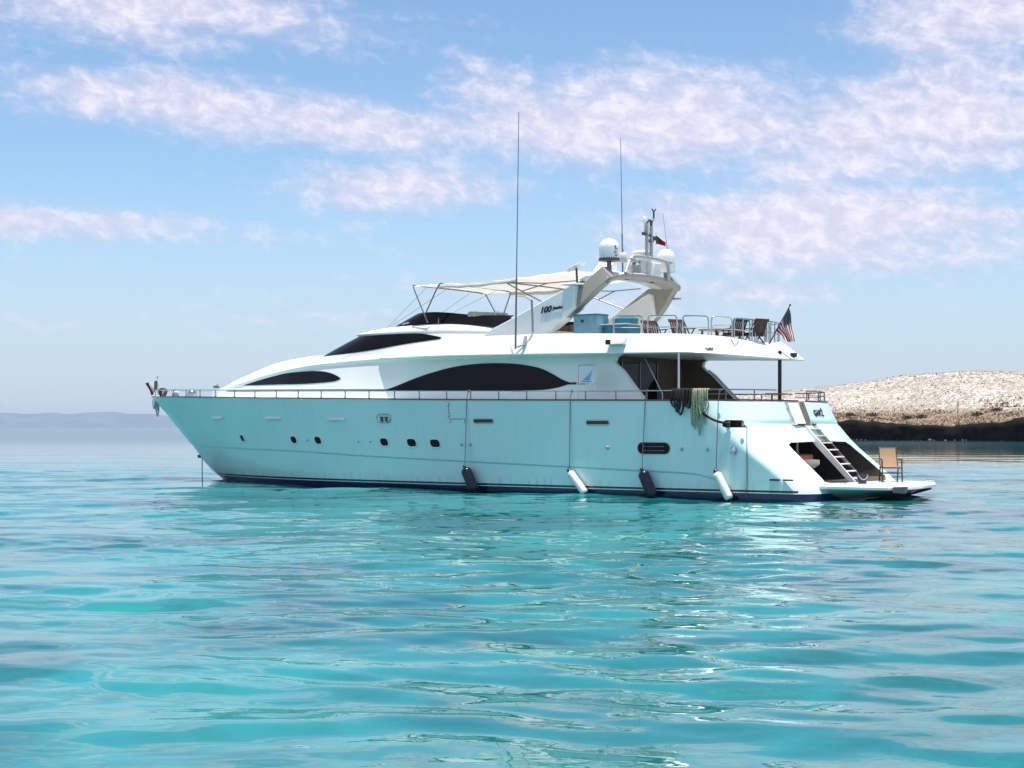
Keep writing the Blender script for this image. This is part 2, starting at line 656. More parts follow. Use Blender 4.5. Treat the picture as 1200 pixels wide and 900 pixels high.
def hash_noise(seed):
    rng = np.random.RandomState(seed)
    T = rng.rand(64, 64)

    def f(x, y):
        xi, yi = math.floor(x), math.floor(y)
        fx, fy = x - xi, y - yi
        fx, fy = fx * fx * (3 - 2 * fx), fy * fy * (3 - 2 * fy)
        a, b = T[xi % 64, yi % 64], T[(xi + 1) % 64, yi % 64]
        c, d = T[xi % 64, (yi + 1) % 64], T[(xi + 1) % 64, (yi + 1) % 64]
        return (a * (1 - fx) + b * fx) * (1 - fy) + (c * (1 - fx) + d * fx) * fy
    return f


N1, N2, N3 = hash_noise(1), hash_noise(2), hash_noise(3)


def shore(x):
    return tab(SHORE, x) + 1.6 * (N1(x * 0.35, 3.3) - 0.5) + 0.9 * (N2(x * 1.3, 7.1) - 0.5)


def land(x, t):
    """height at distance t inland of the cliff edge"""
    top = tab(CLIFFTOP, x) + 0.5 * (N1(x * 0.6, 1.0) - 0.5)
    cr = tab(CREST, x)
    bench = top + 0.075 * min(t, 24) + 0.35 * (N2(x * 0.5, t * 0.5) - 0.5)
    if t <= 22:
        return bench
    q = min(1.0, (t - 22) / 62.0)
    base = top + 0.075 * 22
    h = base + (cr - base) * (1 - (1 - q)**2.0)
    if t > 84:
        h = cr - (t - 84)**1.5 * 0.012
    return h + 0.55 * (N3(x * 0.22, t * 0.22) - 0.5) + 0.3 * (N2(x * 0.7, t * 0.7) - 0.5)


def make_island():
    xs = [-20 + 0.7 * i for i in range(int(220 / 0.7) + 1)]
    ts = [0.4 * i for i in range(5)] + [2 + 1.2 * i for i in range(1, 90)]
    rows = [[(x, shore(x) + 1.0 + t, land(x, t)) for x in xs] for t in ts]
    hill = MB()
    hill.grid(rows)
    o = hill.build('hill', mat_hill(), None, 180)
    struct(o)
    # the dark undercut cliff along the water
    crow = []
    for k in range(9):
        q = k / 8.0
        row = []
        for x in xs:
            top = land(x, 0.0)
            z = -0.5 + (top + 0.04 + 0.5) * q
            bulge = 0.9 * math.sin(q * 2.6) * -0.5 + 0.9 * (N1(x * 1.1, q * 4 + 5) - 0.5) + 0.5 * (N2(x * 3.1, q * 7) - 0.5)
            z += (0.35 * (N3(x * 0.9, 2.2) - .5) + .3 * (N2(x * 2.3, 1.1) - .5)) * q
            if k == 8:
                bulge = -0.15
            row.append((x, shore(x) + 0.55 + bulge * 0.75 + (0.45 if k == 8 else 0.0), z))
        crow.append(row)
    crow.append([(x, shore(x) + 2.1, land(x, 1.1) + 0.03) for x in xs])
    crow.append([(x, shore(x) + 2.3, land(x, 1.3) - 0.4) for x in xs])
    cl = MB()
    cl.grid(crow)
    o = cl.build('sea_cliff', mat('shaded dark shore rock', (0.007, 0.006, 0.0055), 0.85, vary=0.7, vscale=0.8, spec=0.15, bump=0.8, bscale=2.0), None, 60)  # dark rock, blackened further in its colour for the cliff's shade
    struct(o)
    # pale boulders lying at the foot of the cliff: loose rock nobody could count, and the rubble on the slope
    rb = MB()
    rng = random.Random(5)

    def stone(c, s):
        vs = []
        for i in (-1, 1):
            for j in (-1, 1):
                for k in (-1, 1):
                    vs.append(Vector((i * rng.uniform(.5, 1) * s, j * rng.uniform(.5, 1) * s, k * rng.uniform(.35, .9) * s * 0.8)))
        a = rng.uniform(0, 6.28)
        M = Matrix.Rotation(a, 3, 'Z') @ Matrix.Rotation(rng.uniform(-.5, .5), 3, 'X')
        rb.add([M @ v + c for v in vs], [(0, 1, 3, 2), (4, 6, 7, 5), (0, 4, 5, 1), (2, 3, 7, 6), (0, 2, 6, 4), (1, 5, 7, 3)],
               rng.choice((0, 0, 0, 1, 1, 2)))
    for _ in range(15000):
        x = rng.uniform(24, 122)
        t = 23 + 66 * rng.random() ** 0.85
        if N3(x * 0.13, t * 0.13) + N1(x * .5, t * .5) * 0.5 < rng.uniform(0.2, 0.9):
            continue
        s = 0.05 + 0.11 * rng.random() ** 2.6
        rb.add([], [])
        stone(Vector((x, shore(x) + 1.0 + t, land(x, t) + 0.05)), s)
    for _ in range(300):
        x = rng.uniform(24, 118)
        if N2(x * 0.25, 3.7) < rng.uniform(0.3, 0.85):
            continue
        s = 0.06 + 0.22 * rng.random() ** 2
        k0 = len(rb.mi)
        stone(Vector((x, shore(x) + rng.uniform(-.5, .3), rng.uniform(-.08, .15))), s)
        for i in range(k0, len(rb.mi)):
            rb.mi[i] = 2
    o = rb.build('slope_rubble', [mat('pale rubble', (0.60, 0.56, 0.50), 0.9, spec=0.1), mat('grey rubble', (0.36, 0.33, 0.29), 0.9, spec=0.1),
                                  mat('brown rubble', (0.16, 0.13, 0.11), 0.9, spec=0.1)], None, 20)
    tag(o, 'pale loose stones scattered over the island slope', 'rubble', None, 'stuff')
    # dry grass on the bank
    gr = MB()
    for _ in range(15000):
        x = rng.uniform(24, 118)
        t = rng.uniform(0.3, 25) if rng.random() < 0.8 else rng.uniform(20, 30)
        if N1(x * 0.3, t * 0.5) < rng.uniform(0.25, 0.7):
            continue
        z = land(x, t)
        p = Vector((x, shore(x) + 1.0 + t, z - 0.03))
        for q in range(3):
            a = rng.uniform(0, 6.28)
            d = Vector((math.cos(a), math.sin(a), 0)) * rng.uniform(.05, .16)
            h = rng.uniform(.12, .42)
            b = d.cross(Vector((0, 0, 1))).normalized() * 0.05
            gr.add([p - b, p + b, p + d * 2 + Vector((0, 0, h))], [(0, 1, 2)], rng.choice((0, 0, 1)))
    o = gr.build('dry_grass', [mat('dry grass', (0.13, 0.090, 0.055), 0.9, spec=0.1), mat('olive grass', (0.055, 0.050, 0.028), 0.9, spec=0.1)], None, 180)
    tag(o, 'dry brown grass on the bank above the dark cliff', 'grass', None, 'stuff')
    # low shrubs
    SH = mat('dusty shrub leaves', (0.050, 0.047, 0.028), 0.85, vary=0.4, vscale=2.0, spec=0.1)
    TW = mat('shrub twigs', (0.06, 0.045, 0.035), 0.9)
    spots = [(64.2, 14, .9), (67, 19, 1.0), (72, 13, 1.1), (75, 17, 1.0), (78.5, 12, 1.0), (80, 16, .8), (83, 13, 1.3), (85.5, 11, 1.2),
             (88, 9, .9), (60, 18, 1.0), (56, 15, .9), (101.5, 3.5, 1.5), (104, 4.5, 1.6), (106.8, 4, 1.5), (109, 6, 1.4), (98.5, 10, .9), (93, 8, .7)]
    for i, (x, t, s) in enumerate(spots):
        onr = x > 100
        y = shore(x) + 1.0 + t
        z = land(x, t)
        near = ('low dark shrub crowding the cliff edge at the far right end of the bank' if onr else
                'low dusty olive shrub on the brown bank between cliff and pale slope')
        r = thing('shrub', near, 'shrub', group='shrubs at the right end of the cliff' if onr else 'shrubs along the island bank',
                  world_loc=Vector((x, y, z - 0.05)))
        cr = MB()
        for _ in range(260):
            th_, ph_ = rng.uniform(0, 6.28), math.acos(rng.uniform(0, 1))
            R = s * rng.uniform(.45, 1.0) * (0.8 + 0.4 * N1(th_ * 1.7 + i, ph_ * 2))
            c = Vector((math.cos(th_) * math.sin(ph_) * R * 1.15, math.sin(th_) * math.sin(ph_) * R, math.cos(ph_) * R * 0.62 + 0.05))
            a = Vector((rng.gauss(0, 1), rng.gauss(0, 1), rng.gauss(0, 1))).normalized()
            b = a.cross(Vector((rng.gauss(0, 1), rng.gauss(0, 1), rng.gauss(0, 1)))).normalized()
            k = 0.07 + 0.07 * rng.random()
            cr.add([c - a * k, c + b * k * .6, c + a * k, c - b * k * .6], [(0, 1, 2, 3)])
        cr.build('foliage', SH, r, 180)
        tw = MB()
        for q in range(6):
            a = q * 1.05
            tw.tube([(0, 0, 0), (math.cos(a) * s * .4, math.sin(a) * s * .35, s * .35), (math.cos(a) * s * .8, math.sin(a) * s * .7, s * .5)], [.03, .02, .01], 5)
        tw.build('twigs', TW, r)
    # the thin marker post on the bank
    x, t = 71.3, 20
    po = thing('marker_post', 'thin grey wooden post standing alone on the island bank', 'post', world_loc=Vector((x, shore(x) + 1 + t, land(x, t) - 0.2)))
    p = MB()
    p.tube([(0, 0, 0), (0.02, 0, 1.0), (0.03, 0, 1.95)], [.075, .07, .06], 8)
    p.build('shaft', mat('weathered wood', (0.16, 0.14, 0.12), 0.9, vary=0.3), po)
    p = MB()
    p.lathe([(0.07, 0), (0.085, 0.02), (0.085, 0.07), (0.03, 0.1)], (0.03, 0, 1.95), 8)
    p.build('cap', DKGREY, po)


def mat_hill():
    m = bpy.data.materials.new('stony hillside')
    m.use_nodes = True
    g = NT(m.node_tree)
    out = g.n('ShaderNodeOutputMaterial')
    b = g.n('ShaderNodeBsdfPrincipled')
    g.t.links.new(b.outputs[0], out.inputs[0])
    geo = g.n('ShaderNodeNewGeometry')
    P = geo.outputs['Position']
    sep = g.n('ShaderNodeSeparateXYZ')
    g.t.links.new(P, sep.inputs[0])
    vo = g.n('ShaderNodeTexVoronoi')
    g.t.links.new(P, vo.inputs['Vector'])
    vo.inputs['Scale'].default_value = 2.3
    sepc = g.n('ShaderNodeSeparateColor')
    g.t.links.new(vo.outputs['Color'], sepc.inputs[0])
    fine = g.noise(P, 2.2, 5, 0.65)
    big = g.noise(P, 0.09, 4, 0.6, 0.5)
    k = g.m('ADD', g.m('MULTIPLY', sepc.outputs[0], 0.55), g.m('MULTIPLY', fine, 0.5))
    col = g.mix(g.ramp(k, 0.3, 0.75), (0.25, 0.225, 0.195, 1), (0.56, 0.525, 0.475, 1))
    col = g.mix(g.ramp(big, 0.42, 0.66, 0.0, 0.55), col, (0.30, 0.255, 0.205, 1))
    soil = g.mix(g.ramp(fine, 0.35, 0.65), (0.13, 0.090, 0.06, 1), (0.33, 0.255, 0.19, 1))
    bank = g.ramp(g.m('ADD', sep.outputs[2], g.m('MULTIPLY', g.noise(P, 0.35, 3), 1.6)), 4.9, 6.2, 1.0, 0.0)
    col = g.mix(bank, col, soil)
    g.put(b.inputs['Base Color'], col)
    b.inputs['Roughness'].default_value = 0.95
    b.inputs['Specular IOR Level'].default_value = 0.1
    bn = g.n('ShaderNodeBump')
    bn.inputs['Strength'].default_value = 1.0
    bn.inputs['Distance'].default_value = 0.13
    g.t.links.new(k, bn.inputs['Height'])
    g.t.links.new(bn.outputs[0], b.inputs['Normal'])
    return m


make_island()


def make_far_hills():
    """a long low range across the bay"""
    K = 1.72
    prof = [(x * K, h * K) for x, h in [(-4200, 8), (-3600, 46), (-3000, 62), (-2500, 66), (-2160, 67), (-1900, 62), (-1700, 64), (-1560, 60), (-1450, 42), (-1320, 36),
                                        (-1150, 30), (-1000, 20), (-700, 9), (-300, 2), (100, -4)]]
    xs = [K * (-4200 + 25 * i) for i in range(173)]
    rows = []
    for q in range(22):
        t = q / 21.0
        row = []
        for x in xs:
            e = math.sin(min(1, t * 1.6) * math.pi / 2) if t < 0.62 else 1.0 - (t - 0.62) * 1.2
            h = (tab(prof, x) + 9 * (N1(x * 0.007, 2) - .5)) * e * (0.84 + 0.32 * N2(x * 0.006, t * 5))
            row.append((x, 11300 + 1500 * t + 400 * (N3(x * 0.002, 1.5) - .5), h - 1.5))
        rows.append(row)
    f = MB()
    f.grid(rows)
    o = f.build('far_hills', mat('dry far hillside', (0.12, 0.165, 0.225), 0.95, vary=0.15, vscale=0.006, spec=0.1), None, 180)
    struct(o)


make_far_hills()


def make_haze():
    mb = MB()
    mb.box((0, 6850, 66), (24400, 14700, 136))
    o = mb.build('haze', None, None, 180)
    o.data.materials.clear()
    m = bpy.data.materials.new('sea haze')
    m.use_nodes = True
    g = NT(m.node_tree)
    out = g.n('ShaderNodeOutputMaterial')
    v = g.n('ShaderNodeVolumePrincipled')
    v.inputs['Color'].default_value = (0.66, 0.80, 1.0, 1)
    v.inputs['Density'].default_value = 0.00005
    v.inputs['Anisotropy'].default_value = 0.2
    g.t.links.new(v.outputs[0], out.inputs['Volume'])
    o.data.materials.append(m)
    o['kind'] = 'stuff'
    tag(o, 'pale bluish sea haze hanging over the whole bay', 'haze', None, 'stuff')


make_haze()

# ------------------------------------------------------------------ the yacht
yacht = bpy.data.objects.new('motor_yacht', None)
C.objects.link(yacht)
yacht.location = ORIGIN
yacht.rotation_euler = (0, 0, -TH)
tag(yacht, 'large white three deck motor yacht lying at anchor with navy boot stripe', 'yacht')

SHEER = [(-3.8, 3.19), (0.6, 3.11), (5.2, 3.01), (9.3, 2.94), (13, 2.87), (16.5, 2.82), (19.7, 2.78), (22.6, 2.75), (27, 2.74)]
BS = [(0, 0), (.5, .62), (1, 1.0), (2, 1.5), (4.4, 2.3), (7.2, 2.95), (10.8, 3.36), (15.8, 3.55), (20, 3.55), (25, 3.4), (30, 3.2)]
BWL = [(0, 0), (.76, .55), (2, 1.2), (4, 1.95), (6.9, 2.7), (11.4, 3.2), (15.5, 3.36), (20, 3.36), (24, 3.3), (30, 3.1)]
STEM = [(-.7, 1.0), (0, 0.0), (.45, -.82), (1.2, -1.66), (2.13, -2.71), (3.12, -3.79), (3.4, -4.05)]
KNUCK = [(-3, 1.5), (-.7, 1.35), (6.9, 1.21), (10.1, 1.1), (15, .96), (18.6, .86), (21.2, .78), (22.9, .73), (23.4, .66), (23.9, .50), (24.2, .36), (24.6, .30), (30, .30)]
U0 = [(-.7, 26.2), (0, 26.0), (.5, 25.7), (1.5, 24.3), (2.1, 23.5), (2.75, 22.7), (3.3, 22.2)]
UM = [(-.7, 26.9), (0, 26.85), (.45, 26.6), (1.5, 25.4), (2.02, 25.0), (2.75, 24.68), (3.3, 24.4)]


def zsheer(u):
    return tab(SHEER, u)


def half(u, z):
    d = u - tab(STEM, z)
    if d <= 0:
        return 0.0
    bw, bs = tab(BWL, d), tab(BS, d)
    if z <= 0:
        return bw * (1 + 0.15 * z)
    q = max(0.0, min(1.15, z / zsheer(u)))
    e = 1.75 - 0.6 * min(1.0, max(0.0, (d - 3.0) / 9.0))
    return bw + (bs - bw) * q**e


def hull_y(u, z):
    return -half(u, z)


def transom_pt(z, phi):
    """phi -90..90 degrees round the stern, port to starboard"""
    u0, um = tab(U0, z), tab(UM, z)
    b = half(u0, z)
    n = 0.80
    s_, c_ = math.sin(phi), math.cos(phi)
    groove = 0.055 * math.exp(-((z - 2.10) / 0.07)**2) * min(1, max(0, (u0 + (um - u0) * abs(c_)**n - 23.9) * 1.2))
    return (u0 + (um - u0) * abs(c_)**n - groove, math.copysign(b * abs(s_)**n, s_))


def transom_u(y, z):
    u0, um = tab(U0, z), tab(UM, z)
    b = half(u0, z)
    q = min(1, abs(y) / b)
    return u0 + (um - u0) * (max(0, 1 - q**(2 / .8)))**(.8 / 2)


def build_hull():
    fr_lo = [0, .25, .5, .75, 1]
    fr_mid = [.25, .5, .75]
    fr_up = [0.0, .03, .12, .22, .33, .44, .55, .64, .70, .72, .74, .76, .78, .80, .84, .9, .95, 1]
    cols = []

    def column(fn_uy):
        col = []
        u_est, _ = fn_uy(1.5)
        # solve the knuckle and sheer heights on this column
        zk = 1.0
        for _ in range(4):
            zk = tab(KNUCK, fn_uy(zk)[0])
        zt = 3.0
        for _ in range(4):
            zt = zsheer(fn_uy(zt)[0])
        lv = [-.7, -.35, 0.0]
        for z in lv:
            col.append((*fn_uy(z), z, 0))
        for q in fr_mid:
            z = zk * q
            col.append((*fn_uy(z), z, 0))
        ins = 1.0
        col.append((*fn_uy(zk - .05), zk - .05, 0))
        col.append((*fn_uy(zk - .035), zk - .035, 2))
        col.append((*fn_uy(zk - .008), zk - .008, 2))
        for q in fr_up:
            z = zk + (zt - zk) * q
            col.append((*fn_uy(z), z, 1))
        return col
    NS = 84
    side = []
    for i in range(NS + 1):
        p = i / NS
        p = p**1.25

        def f(z, p=p):
            us, u0 = tab(STEM, z), tab(U0, z)
            u = us + (u0 - us) * p
            return u, -half(u, z)
        side.append(column(f))
    stern = []
    M = 56
    for i in range(1, M):
        phi = -math.pi / 2 + math.pi * i / M

        def f(z, phi=phi):
            return transom_pt(z, phi)
        stern.append(column(f))

    def finish(col, mirror=False):
        out = []
        for (u, y, z, k) in col:
            # the topsides stand a little proud of the panel under the knuckle
            step = 0.0
            if k == 1:
                q = 1.0 if u < 23.3 else max(0.0, 1 - (u - 23.3) / 0.9)
                lim = min(1.0, abs(y) / 0.3)
                step = 0.035 * q * lim
            if k == 2:
                step = -0.05 * (1.0 if u < 23.3 else max(0.0, 1 - (u - 23.3) / 0.9)) * min(1.0, abs(y) / 0.3)
            yy = y - step if y < 0 else y + step
            out.append((u, -yy if mirror else yy, z))
        return out
    ring = [finish(c) for c in side] + [finish(c) for c in stern] + [finish(c, True) for c in reversed(side)]
    mb = MB()
    n = len(ring[0])
    mb.grid(ring)
    # bottom and deck closed by strips from side to side
    N = len(ring)
    for i in range(N // 2):
        a, b = i, N - 1 - i
        a2, b2 = i + 1, N - 2 - i
        if a2 > b2:
            break
        if a2 == b2:
            mb.f.append((a * n, a2 * n, b * n))
            mb.mi.append(0)
            mb.f.append((a * n + n - 1, b * n + n - 1, a2 * n + n - 1))
            mb.mi.append(0)
            break
        mb.f.append((a * n, a2 * n, b2 * n, b * n))
        mb.mi.append(0)
        mb.f.append((a * n + n - 1, b * n + n - 1, b2 * n + n - 1, a2 * n + n - 1))
        mb.mi.append(0)
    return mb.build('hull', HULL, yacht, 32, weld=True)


def cut(o, cutters):
    """boolean the cutters out of o for good, keeping each cutter's own material"""
    for c in cutters:
        md = o.modifiers.new('cut', 'BOOLEAN')
        md.operation = 'DIFFERENCE'
        md.solver = 'EXACT'
        md.object = c
        if hasattr(md, 'material_mode'):
            md.material_mode = 'TRANSFER'
    bpy.context.view_layer.update()
    dg = bpy.context.evaluated_depsgraph_get()
    me = bpy.data.meshes.new_from_object(o.evaluated_get(dg))
    o.modifiers.clear()
    o.data = me
    me.name = o.name
    me.polygons.foreach_set('use_smooth', [True] * len(me.polygons))
    me.set_sharp_from_angle(angle=rad(32))
    for c in cutters:
        bpy.data.objects.remove(c)


def xform(pts, off=(0, 0, 0)):
    return [Vector(p) + Vector(off) for p in pts]


hull = build_hull()
cutters = []


def cutter(mb, m):
    o = mb.build('cutter', m, yacht)
    cutters.append(o)
    return o


# garage behind the transom: a slanted mouth and a dark cavity
def garage_mouth(y0, y1, z0, z1, u_off):
    pass


q = MB()
mouth = [(-2.02, .50), (-1.75, .46), (1.70, .46), (1.98, .56), (2.02, .80), (1.98, 1.2), (1.86, 1.47), (1.66, 1.58), (0, 1.60), (-1.72, 1.58), (-1.92, 1.52)]
q.prism([(22.3, y, z) for y, z in mouth], [(27.6, y, z) for y, z in mouth])
cutter(q, INTERIOR)
# cockpit well
q = MB()
well = []
for i in range(25):
    phi = -math.pi / 2 + math.pi * i / 24
    u, y = transom_pt(2.6, phi)
    well.append((u - 0.16 * math.cos(phi) - 0.02, y * 0.955))
well = [(19.3, -3.32)] + well + [(19.3, 3.32)]
q.prism([(u, y, 2.02) for u, y in well], [(u, y, 3.4) for u, y in well])
cutter(q, OFFWHITE)
# boarding gap in the transom bulwark
q = MB()
q.prism([(24.2, -1.02, 2.05), (25.6, -1.02, 2.05), (25.6, .10, 2.05), (24.2, .10, 2.05)],
        [(24.2, -1.02, 3.3), (25.6, -1.02, 3.3), (25.6, .10, 3.3), (24.2, .10, 3.3)])
cutter(q, TAUPE)
# fairlead pocket in the quarter
q = MB()
pk = [(23.93, 2.04), (24.0, 2.0), (24.66, 2.0), (24.74, 2.05), (24.74, 2.16), (24.66, 2.2), (24.0, 2.21), (23.93, 2.17)]
for sgn in (-1, 1):
    q = MB()
    q.prism([(u, sgn * 2.86, z) for u, z in pk], [(u, sgn * 3.8, z) for u, z in pk])
    cutter(q, DKWOOD)
cut(hull, cutters)


def side_patch(name, u0, u1, z0, z1, m, parent, rnd=0.5, proud=0.012, thick=0.05, surf=hull_y, n=24, rim=None, rimw=0.02, lean=0.0):
    """rounded flat plate lying on a side surface; returns object"""
    cu, cz = (u0 + u1) / 2, (z0 + z1) / 2
    hu, hz = (u1 - u0) / 2, (z1 - z0) / 2
    r = rnd * min(hu, hz) * 2

    def outline(e):
        pts = []
        for k in range(4):
            sx, sz = ((1, 1), (-1, 1), (-1, -1), (1, -1))[k]
            for j in range(6):
                a = math.pi / 2 * (k + j / 5)
                pts.append((cu + sx * (hu - r) + (r + e) * math.cos(a), cz + sz * (hz - r) + (r + e) * math.sin(a)))
        return [(u + lean * (z - cz), z) for u, z in pts]
    mb = MB()
    o = outline(0)
    mb.prism([(u, surf(u, z) - proud, z) for u, z in o], [(u, surf(u, z) + thick, z) for u, z in o])
    ob = mb.build(name, m, parent, 30)
    if rim is not None:
        rb = MB()
        rb.tube([(u, surf(u, z) - proud - 0.002, z) for u, z in outline(rimw * .5)], rimw, 6, closed=True)
        rb.build('rim', rim, ob)
    return ob


step_off = 0.036


def topside(u, z):
    return hull_y(u, z) - step_off


# windows in the topsides
for (u, z, w, h) in ((3.89, 1.62, .26, .24), (6.97, 1.58, .32, .24), (8.25, 1.57, .34, .25), (11.43, 1.53, .36, .25), (12.64, 1.515, .40, .25), (13.64, 1.50, .42, .25)):
    side_patch('porthole', u - w / 2, u + w / 2, z - h / 2, z + h / 2, GLASS, yacht, .46, surf=topside, rim=WHITE, rimw=.018, lean=-.22)
for (a, b, z) in ((2.14, 2.86, 2.36), (5.58, 6.42, 2.335), (8.86, 9.72, 2.29)):
    mb = MB()
    lo, hi = [], []
    for u in (a, (a + b) / 2, b):
        lo.append([(u, topside(u, z - .055) + .03, z - .055), (u, topside(u, z - .055) - .075, z - .055), (u, topside(u, z - .04) - .08, z - .042), (u, topside(u, z + .05) - .012, z + .05), (u, topside(u, z + .05) + .03, z + .05)])
    mb.grid(lo, close_u=True)
    mb.f += [(0, 1, 2, 3, 4), (14, 13, 12, 11, 10)]
    mb.mi += [0, 0]
    mb.build('vent_hood', FENDWHITE, yacht, 30)
for (a, b, z) in ((15.26, 16.02, 2.20), (19.47, 20.25, 2.145)):
    side_patch('vent_grille', a, b, z - .055, z + .055, DKWOOD, yacht, .35, surf=topside, rim=STEEL, rimw=.014)
o = side_patch('oval_window', 21.25, 22.26, 1.27, 1.55, GLASS, yacht, .48, surf=topside, rim=BLACK, rimw=.02)
mb = MB()
for dz in (-.07, 0.05):
    mb.box((21.75, topside(21.75, 1.41 + dz) - .016, 1.41 + dz), (.72, .012, .018))
mb.build('glazing_bar', DKSTEEL, o)
hw = side_patch('hawse_opening', 11.19, 11.76, 2.18, 2.42, FENDWHITE, yacht, .4, surf=topside, rim=STEEL, rimw=.02, lean=.0)
mb = MB()
for du in (-.1, .1):
    mb.lathe([(.05, 0), (.05, .10), (.07, .11), (.07, .15)], (11.5 + du, topside(11.5, 2.28) - .02, 2.2), 10)
mb.build('bollard', DKGREY, hw)
# through-hull fittings
fit = [(10.24, 1.54, .028), (10.79, 1.53, .028), (7.7, 1.57, .035), (14.73, 1.47, .05), (15.08, 1.47, .05), (20.19, 1.42, .06), (22.68, 1.39, .05), (23.5, 1.38, .045), (24.3, 1.36, .10)]
for u, z, r in fit:
    mb = MB()
    M = Matrix.Rotation(rad(90), 3, 'X')
    mb.lathe([(r, -.04), (r, .02), (r * .7, .05), (r * .3, .055)], (u, hull_y(u, z) - .035, z), 12, M)
    mb.build('hull_fitting', STEEL if r > .06 else GREY, yacht)
# outline of the boarding door let into the topsides, with its hinges
mb = MB()
ln = [(14.27, z) for z in (2.78, 2.6, 2.42, 2.27)] + [(14.5, 2.265), (14.7, 2.265), (14.92, 2.265)]
mb.tube([(u, topside(u, z) + .002, z) for u, z in ln], .011, 6)
dr = mb.build('boarding_door_seam', DKGREY, yacht)
for u, z in ((14.24, 2.74), (14.24, 2.40), (14.28, 2.21), (14.88, 2.21)):
    mb = MB()
    mb.box((u, topside(u, z) - .014, z), (.12 if z > 2.3 else .06, .028, .045))
    mb.tube([(u, topside(u, z) - .02, z - .06), (u, topside(u, z) - .02, z + .06)], .018, 6)
    mb.build('hinge', STEEL, dr)
# anchor pocket on the stem
side_patch('anchor_pocket', -2.22, -1.86, 2.36, 2.50, BLACK, yacht, .4, surf=lambda u, z: hull_y(u, z) - .02, lean=-.9)
# hose hanging from the fairlead to the water
mb = MB()
mb.tube([(24.72, hull_y(24.72, z) - .03, z) for z in (2.0, 1.6, 1.2, .8, .4, .1)], .012, 6)
mb.build('drain_hose', DKGREY, yacht)


# ------------------------------------------------------------------ cap rail and side rails
def sheer_path(u_from, n, inset, dz, step_=True):
    return [(u, hull_y(u, zsheer(u)) - (step_off if step_ else 0) + inset, zsheer(u) + dz) for u in
            (u_from + (22.5 - u_from) * i / n for i in range(n + 1))]


def strip(path, w, h):
    """rectangular section along a path, w across (towards +y), h up"""
    rows = []
    for i, p in enumerate(path):
        a, b = Vector(path[max(i - 1, 0)]), Vector(path[min(i + 1, len(path) - 1)])
        t = (b - a)
        t.z = 0
        t.normalize()
        nrm = Vector((-t.y, t.x, 0))
        P = Vector(p)
        rows.append([P, P + nrm * w, P + nrm * w + Vector((0, 0, h)), P + Vector((0, 0, h))])
    mb = MB()
    mb.grid(rows, close_u=True)
    n = len(rows)
    mb.f += [(3, 2, 1, 0), ((n - 1) * 4, (n - 1) * 4 + 1, (n - 1) * 4 + 2, (n - 1) * 4 + 3)]
    mb.mi += [0, 0]
    return mb


def mirror_pts(p):
    return [(u, -y, z) for u, y, z in p]


stern_path = []
for i in range(0, 41):
    phi = -math.pi / 2 + math.pi * i / 40
    u, y = transom_pt(2.75, phi)
    stern_path.append((u + .01, y * 1.006, 2.752))
port_cap = sheer_path(-3.55, 60, -.02, .003) + [p for p in stern_path if p[1] < -1.04 and p[0] > 22.6]
strip(port_cap, .14, .045).build('cap_rail', WOODRED, yacht, 40)
strip(mirror_pts(port_cap)[::-1] if False else mirror_pts([p for p in sheer_path(-3.55, 60, -.02, .003)] + [p for p in stern_path if p[1] < -2.6 and p[0] > 22.6]), -.14, .045).build('cap_rail', WOODRED, yacht, 40)
strip([p for p in stern_path if p[1] > .12], .14, .045).build('cap_rail', WOODRED, yacht, 40)


def rail(path, posts_at, r=.017, h=.0, name='guard_rail', mid=None, m=STEEL, mp=DKSTEEL):
    mb = MB()
    mb.tube(path, r, 8)
    if mid:
        mb.tube([(p[0], p[1], p[2] - mid) for p in path], r * .7, 6)
    ro = mb.build(name, m, yacht)
    for (u, y, z0, z1) in posts_at:
        pb = MB()
        pb.tube([(u, y, z0), (u, y, z1)], r * 1.05, 8)
        pb.lathe([(.035, 0), (.035, .012), (.02, .02)], (u, y, z0), 10)
        pb.build('stanchion', mp, ro)
    return ro


POSTS = [-1.9, -.75, .35, 1.45, 2.56, 3.83, 5.04, 6.23, 7.38, 8.53, 9.68, 10.78, 11.92, 12.99, 14.13, 15.1, 16.2, 17.26, 18.33, 19.39, 20.44, 21.49]
for sgn in (-1, 1):
    top = []
    for i in range(81):
        u = -3.3 + (22.6 + 3.3) * i / 80
        y = hull_y(u, zsheer(u)) + .05
        hh = .285 if u < 19 else .285 + (u - 19) * .004
        top.append((u, sgn * -min(y, -.12), zsheer(u) + hh))
    top = [(u, -y if sgn < 0 else y, z) for u, y, z in top] if False else top
    po = [(u, sgn * -(hull_y(u, zsheer(u)) + .05), zsheer(u) + .045, zsheer(u) + .285) for u in POSTS]
    rail(top, po)
# the double rails round the cockpit
q = [(22.7, -3.33, 3.07), (23.2, -3.27, 3.07)] + [(u - .08, y * .97, 3.07) for u, y, z in stern_path if y < -1.1 and u > 23.3]
rail(q, [(p[0], p[1], 2.8, 3.07) for p in q[1::5]], mid=.13, m=DKSTEEL)
q = [(u - .08, y * .97, 3.07) for u, y, z in stern_path if .2 < y < 2.4]
rail(q, [(p[0], p[1], 2.8, 3.07) for p in q[::4]], mid=.13, m=DKSTEEL)
q = [(22.7, 3.33, 3.07), (23.2, 3.27, 3.07)] + [(u - .08, y * .97, 3.07) for u, y, z in reversed(stern_path) if y > 2.5 and u > 23.3]
rail(q, [(p[0], p[1], 2.8, 3.07) for p in q[1::4]], mid=.13, m=DKSTEEL)

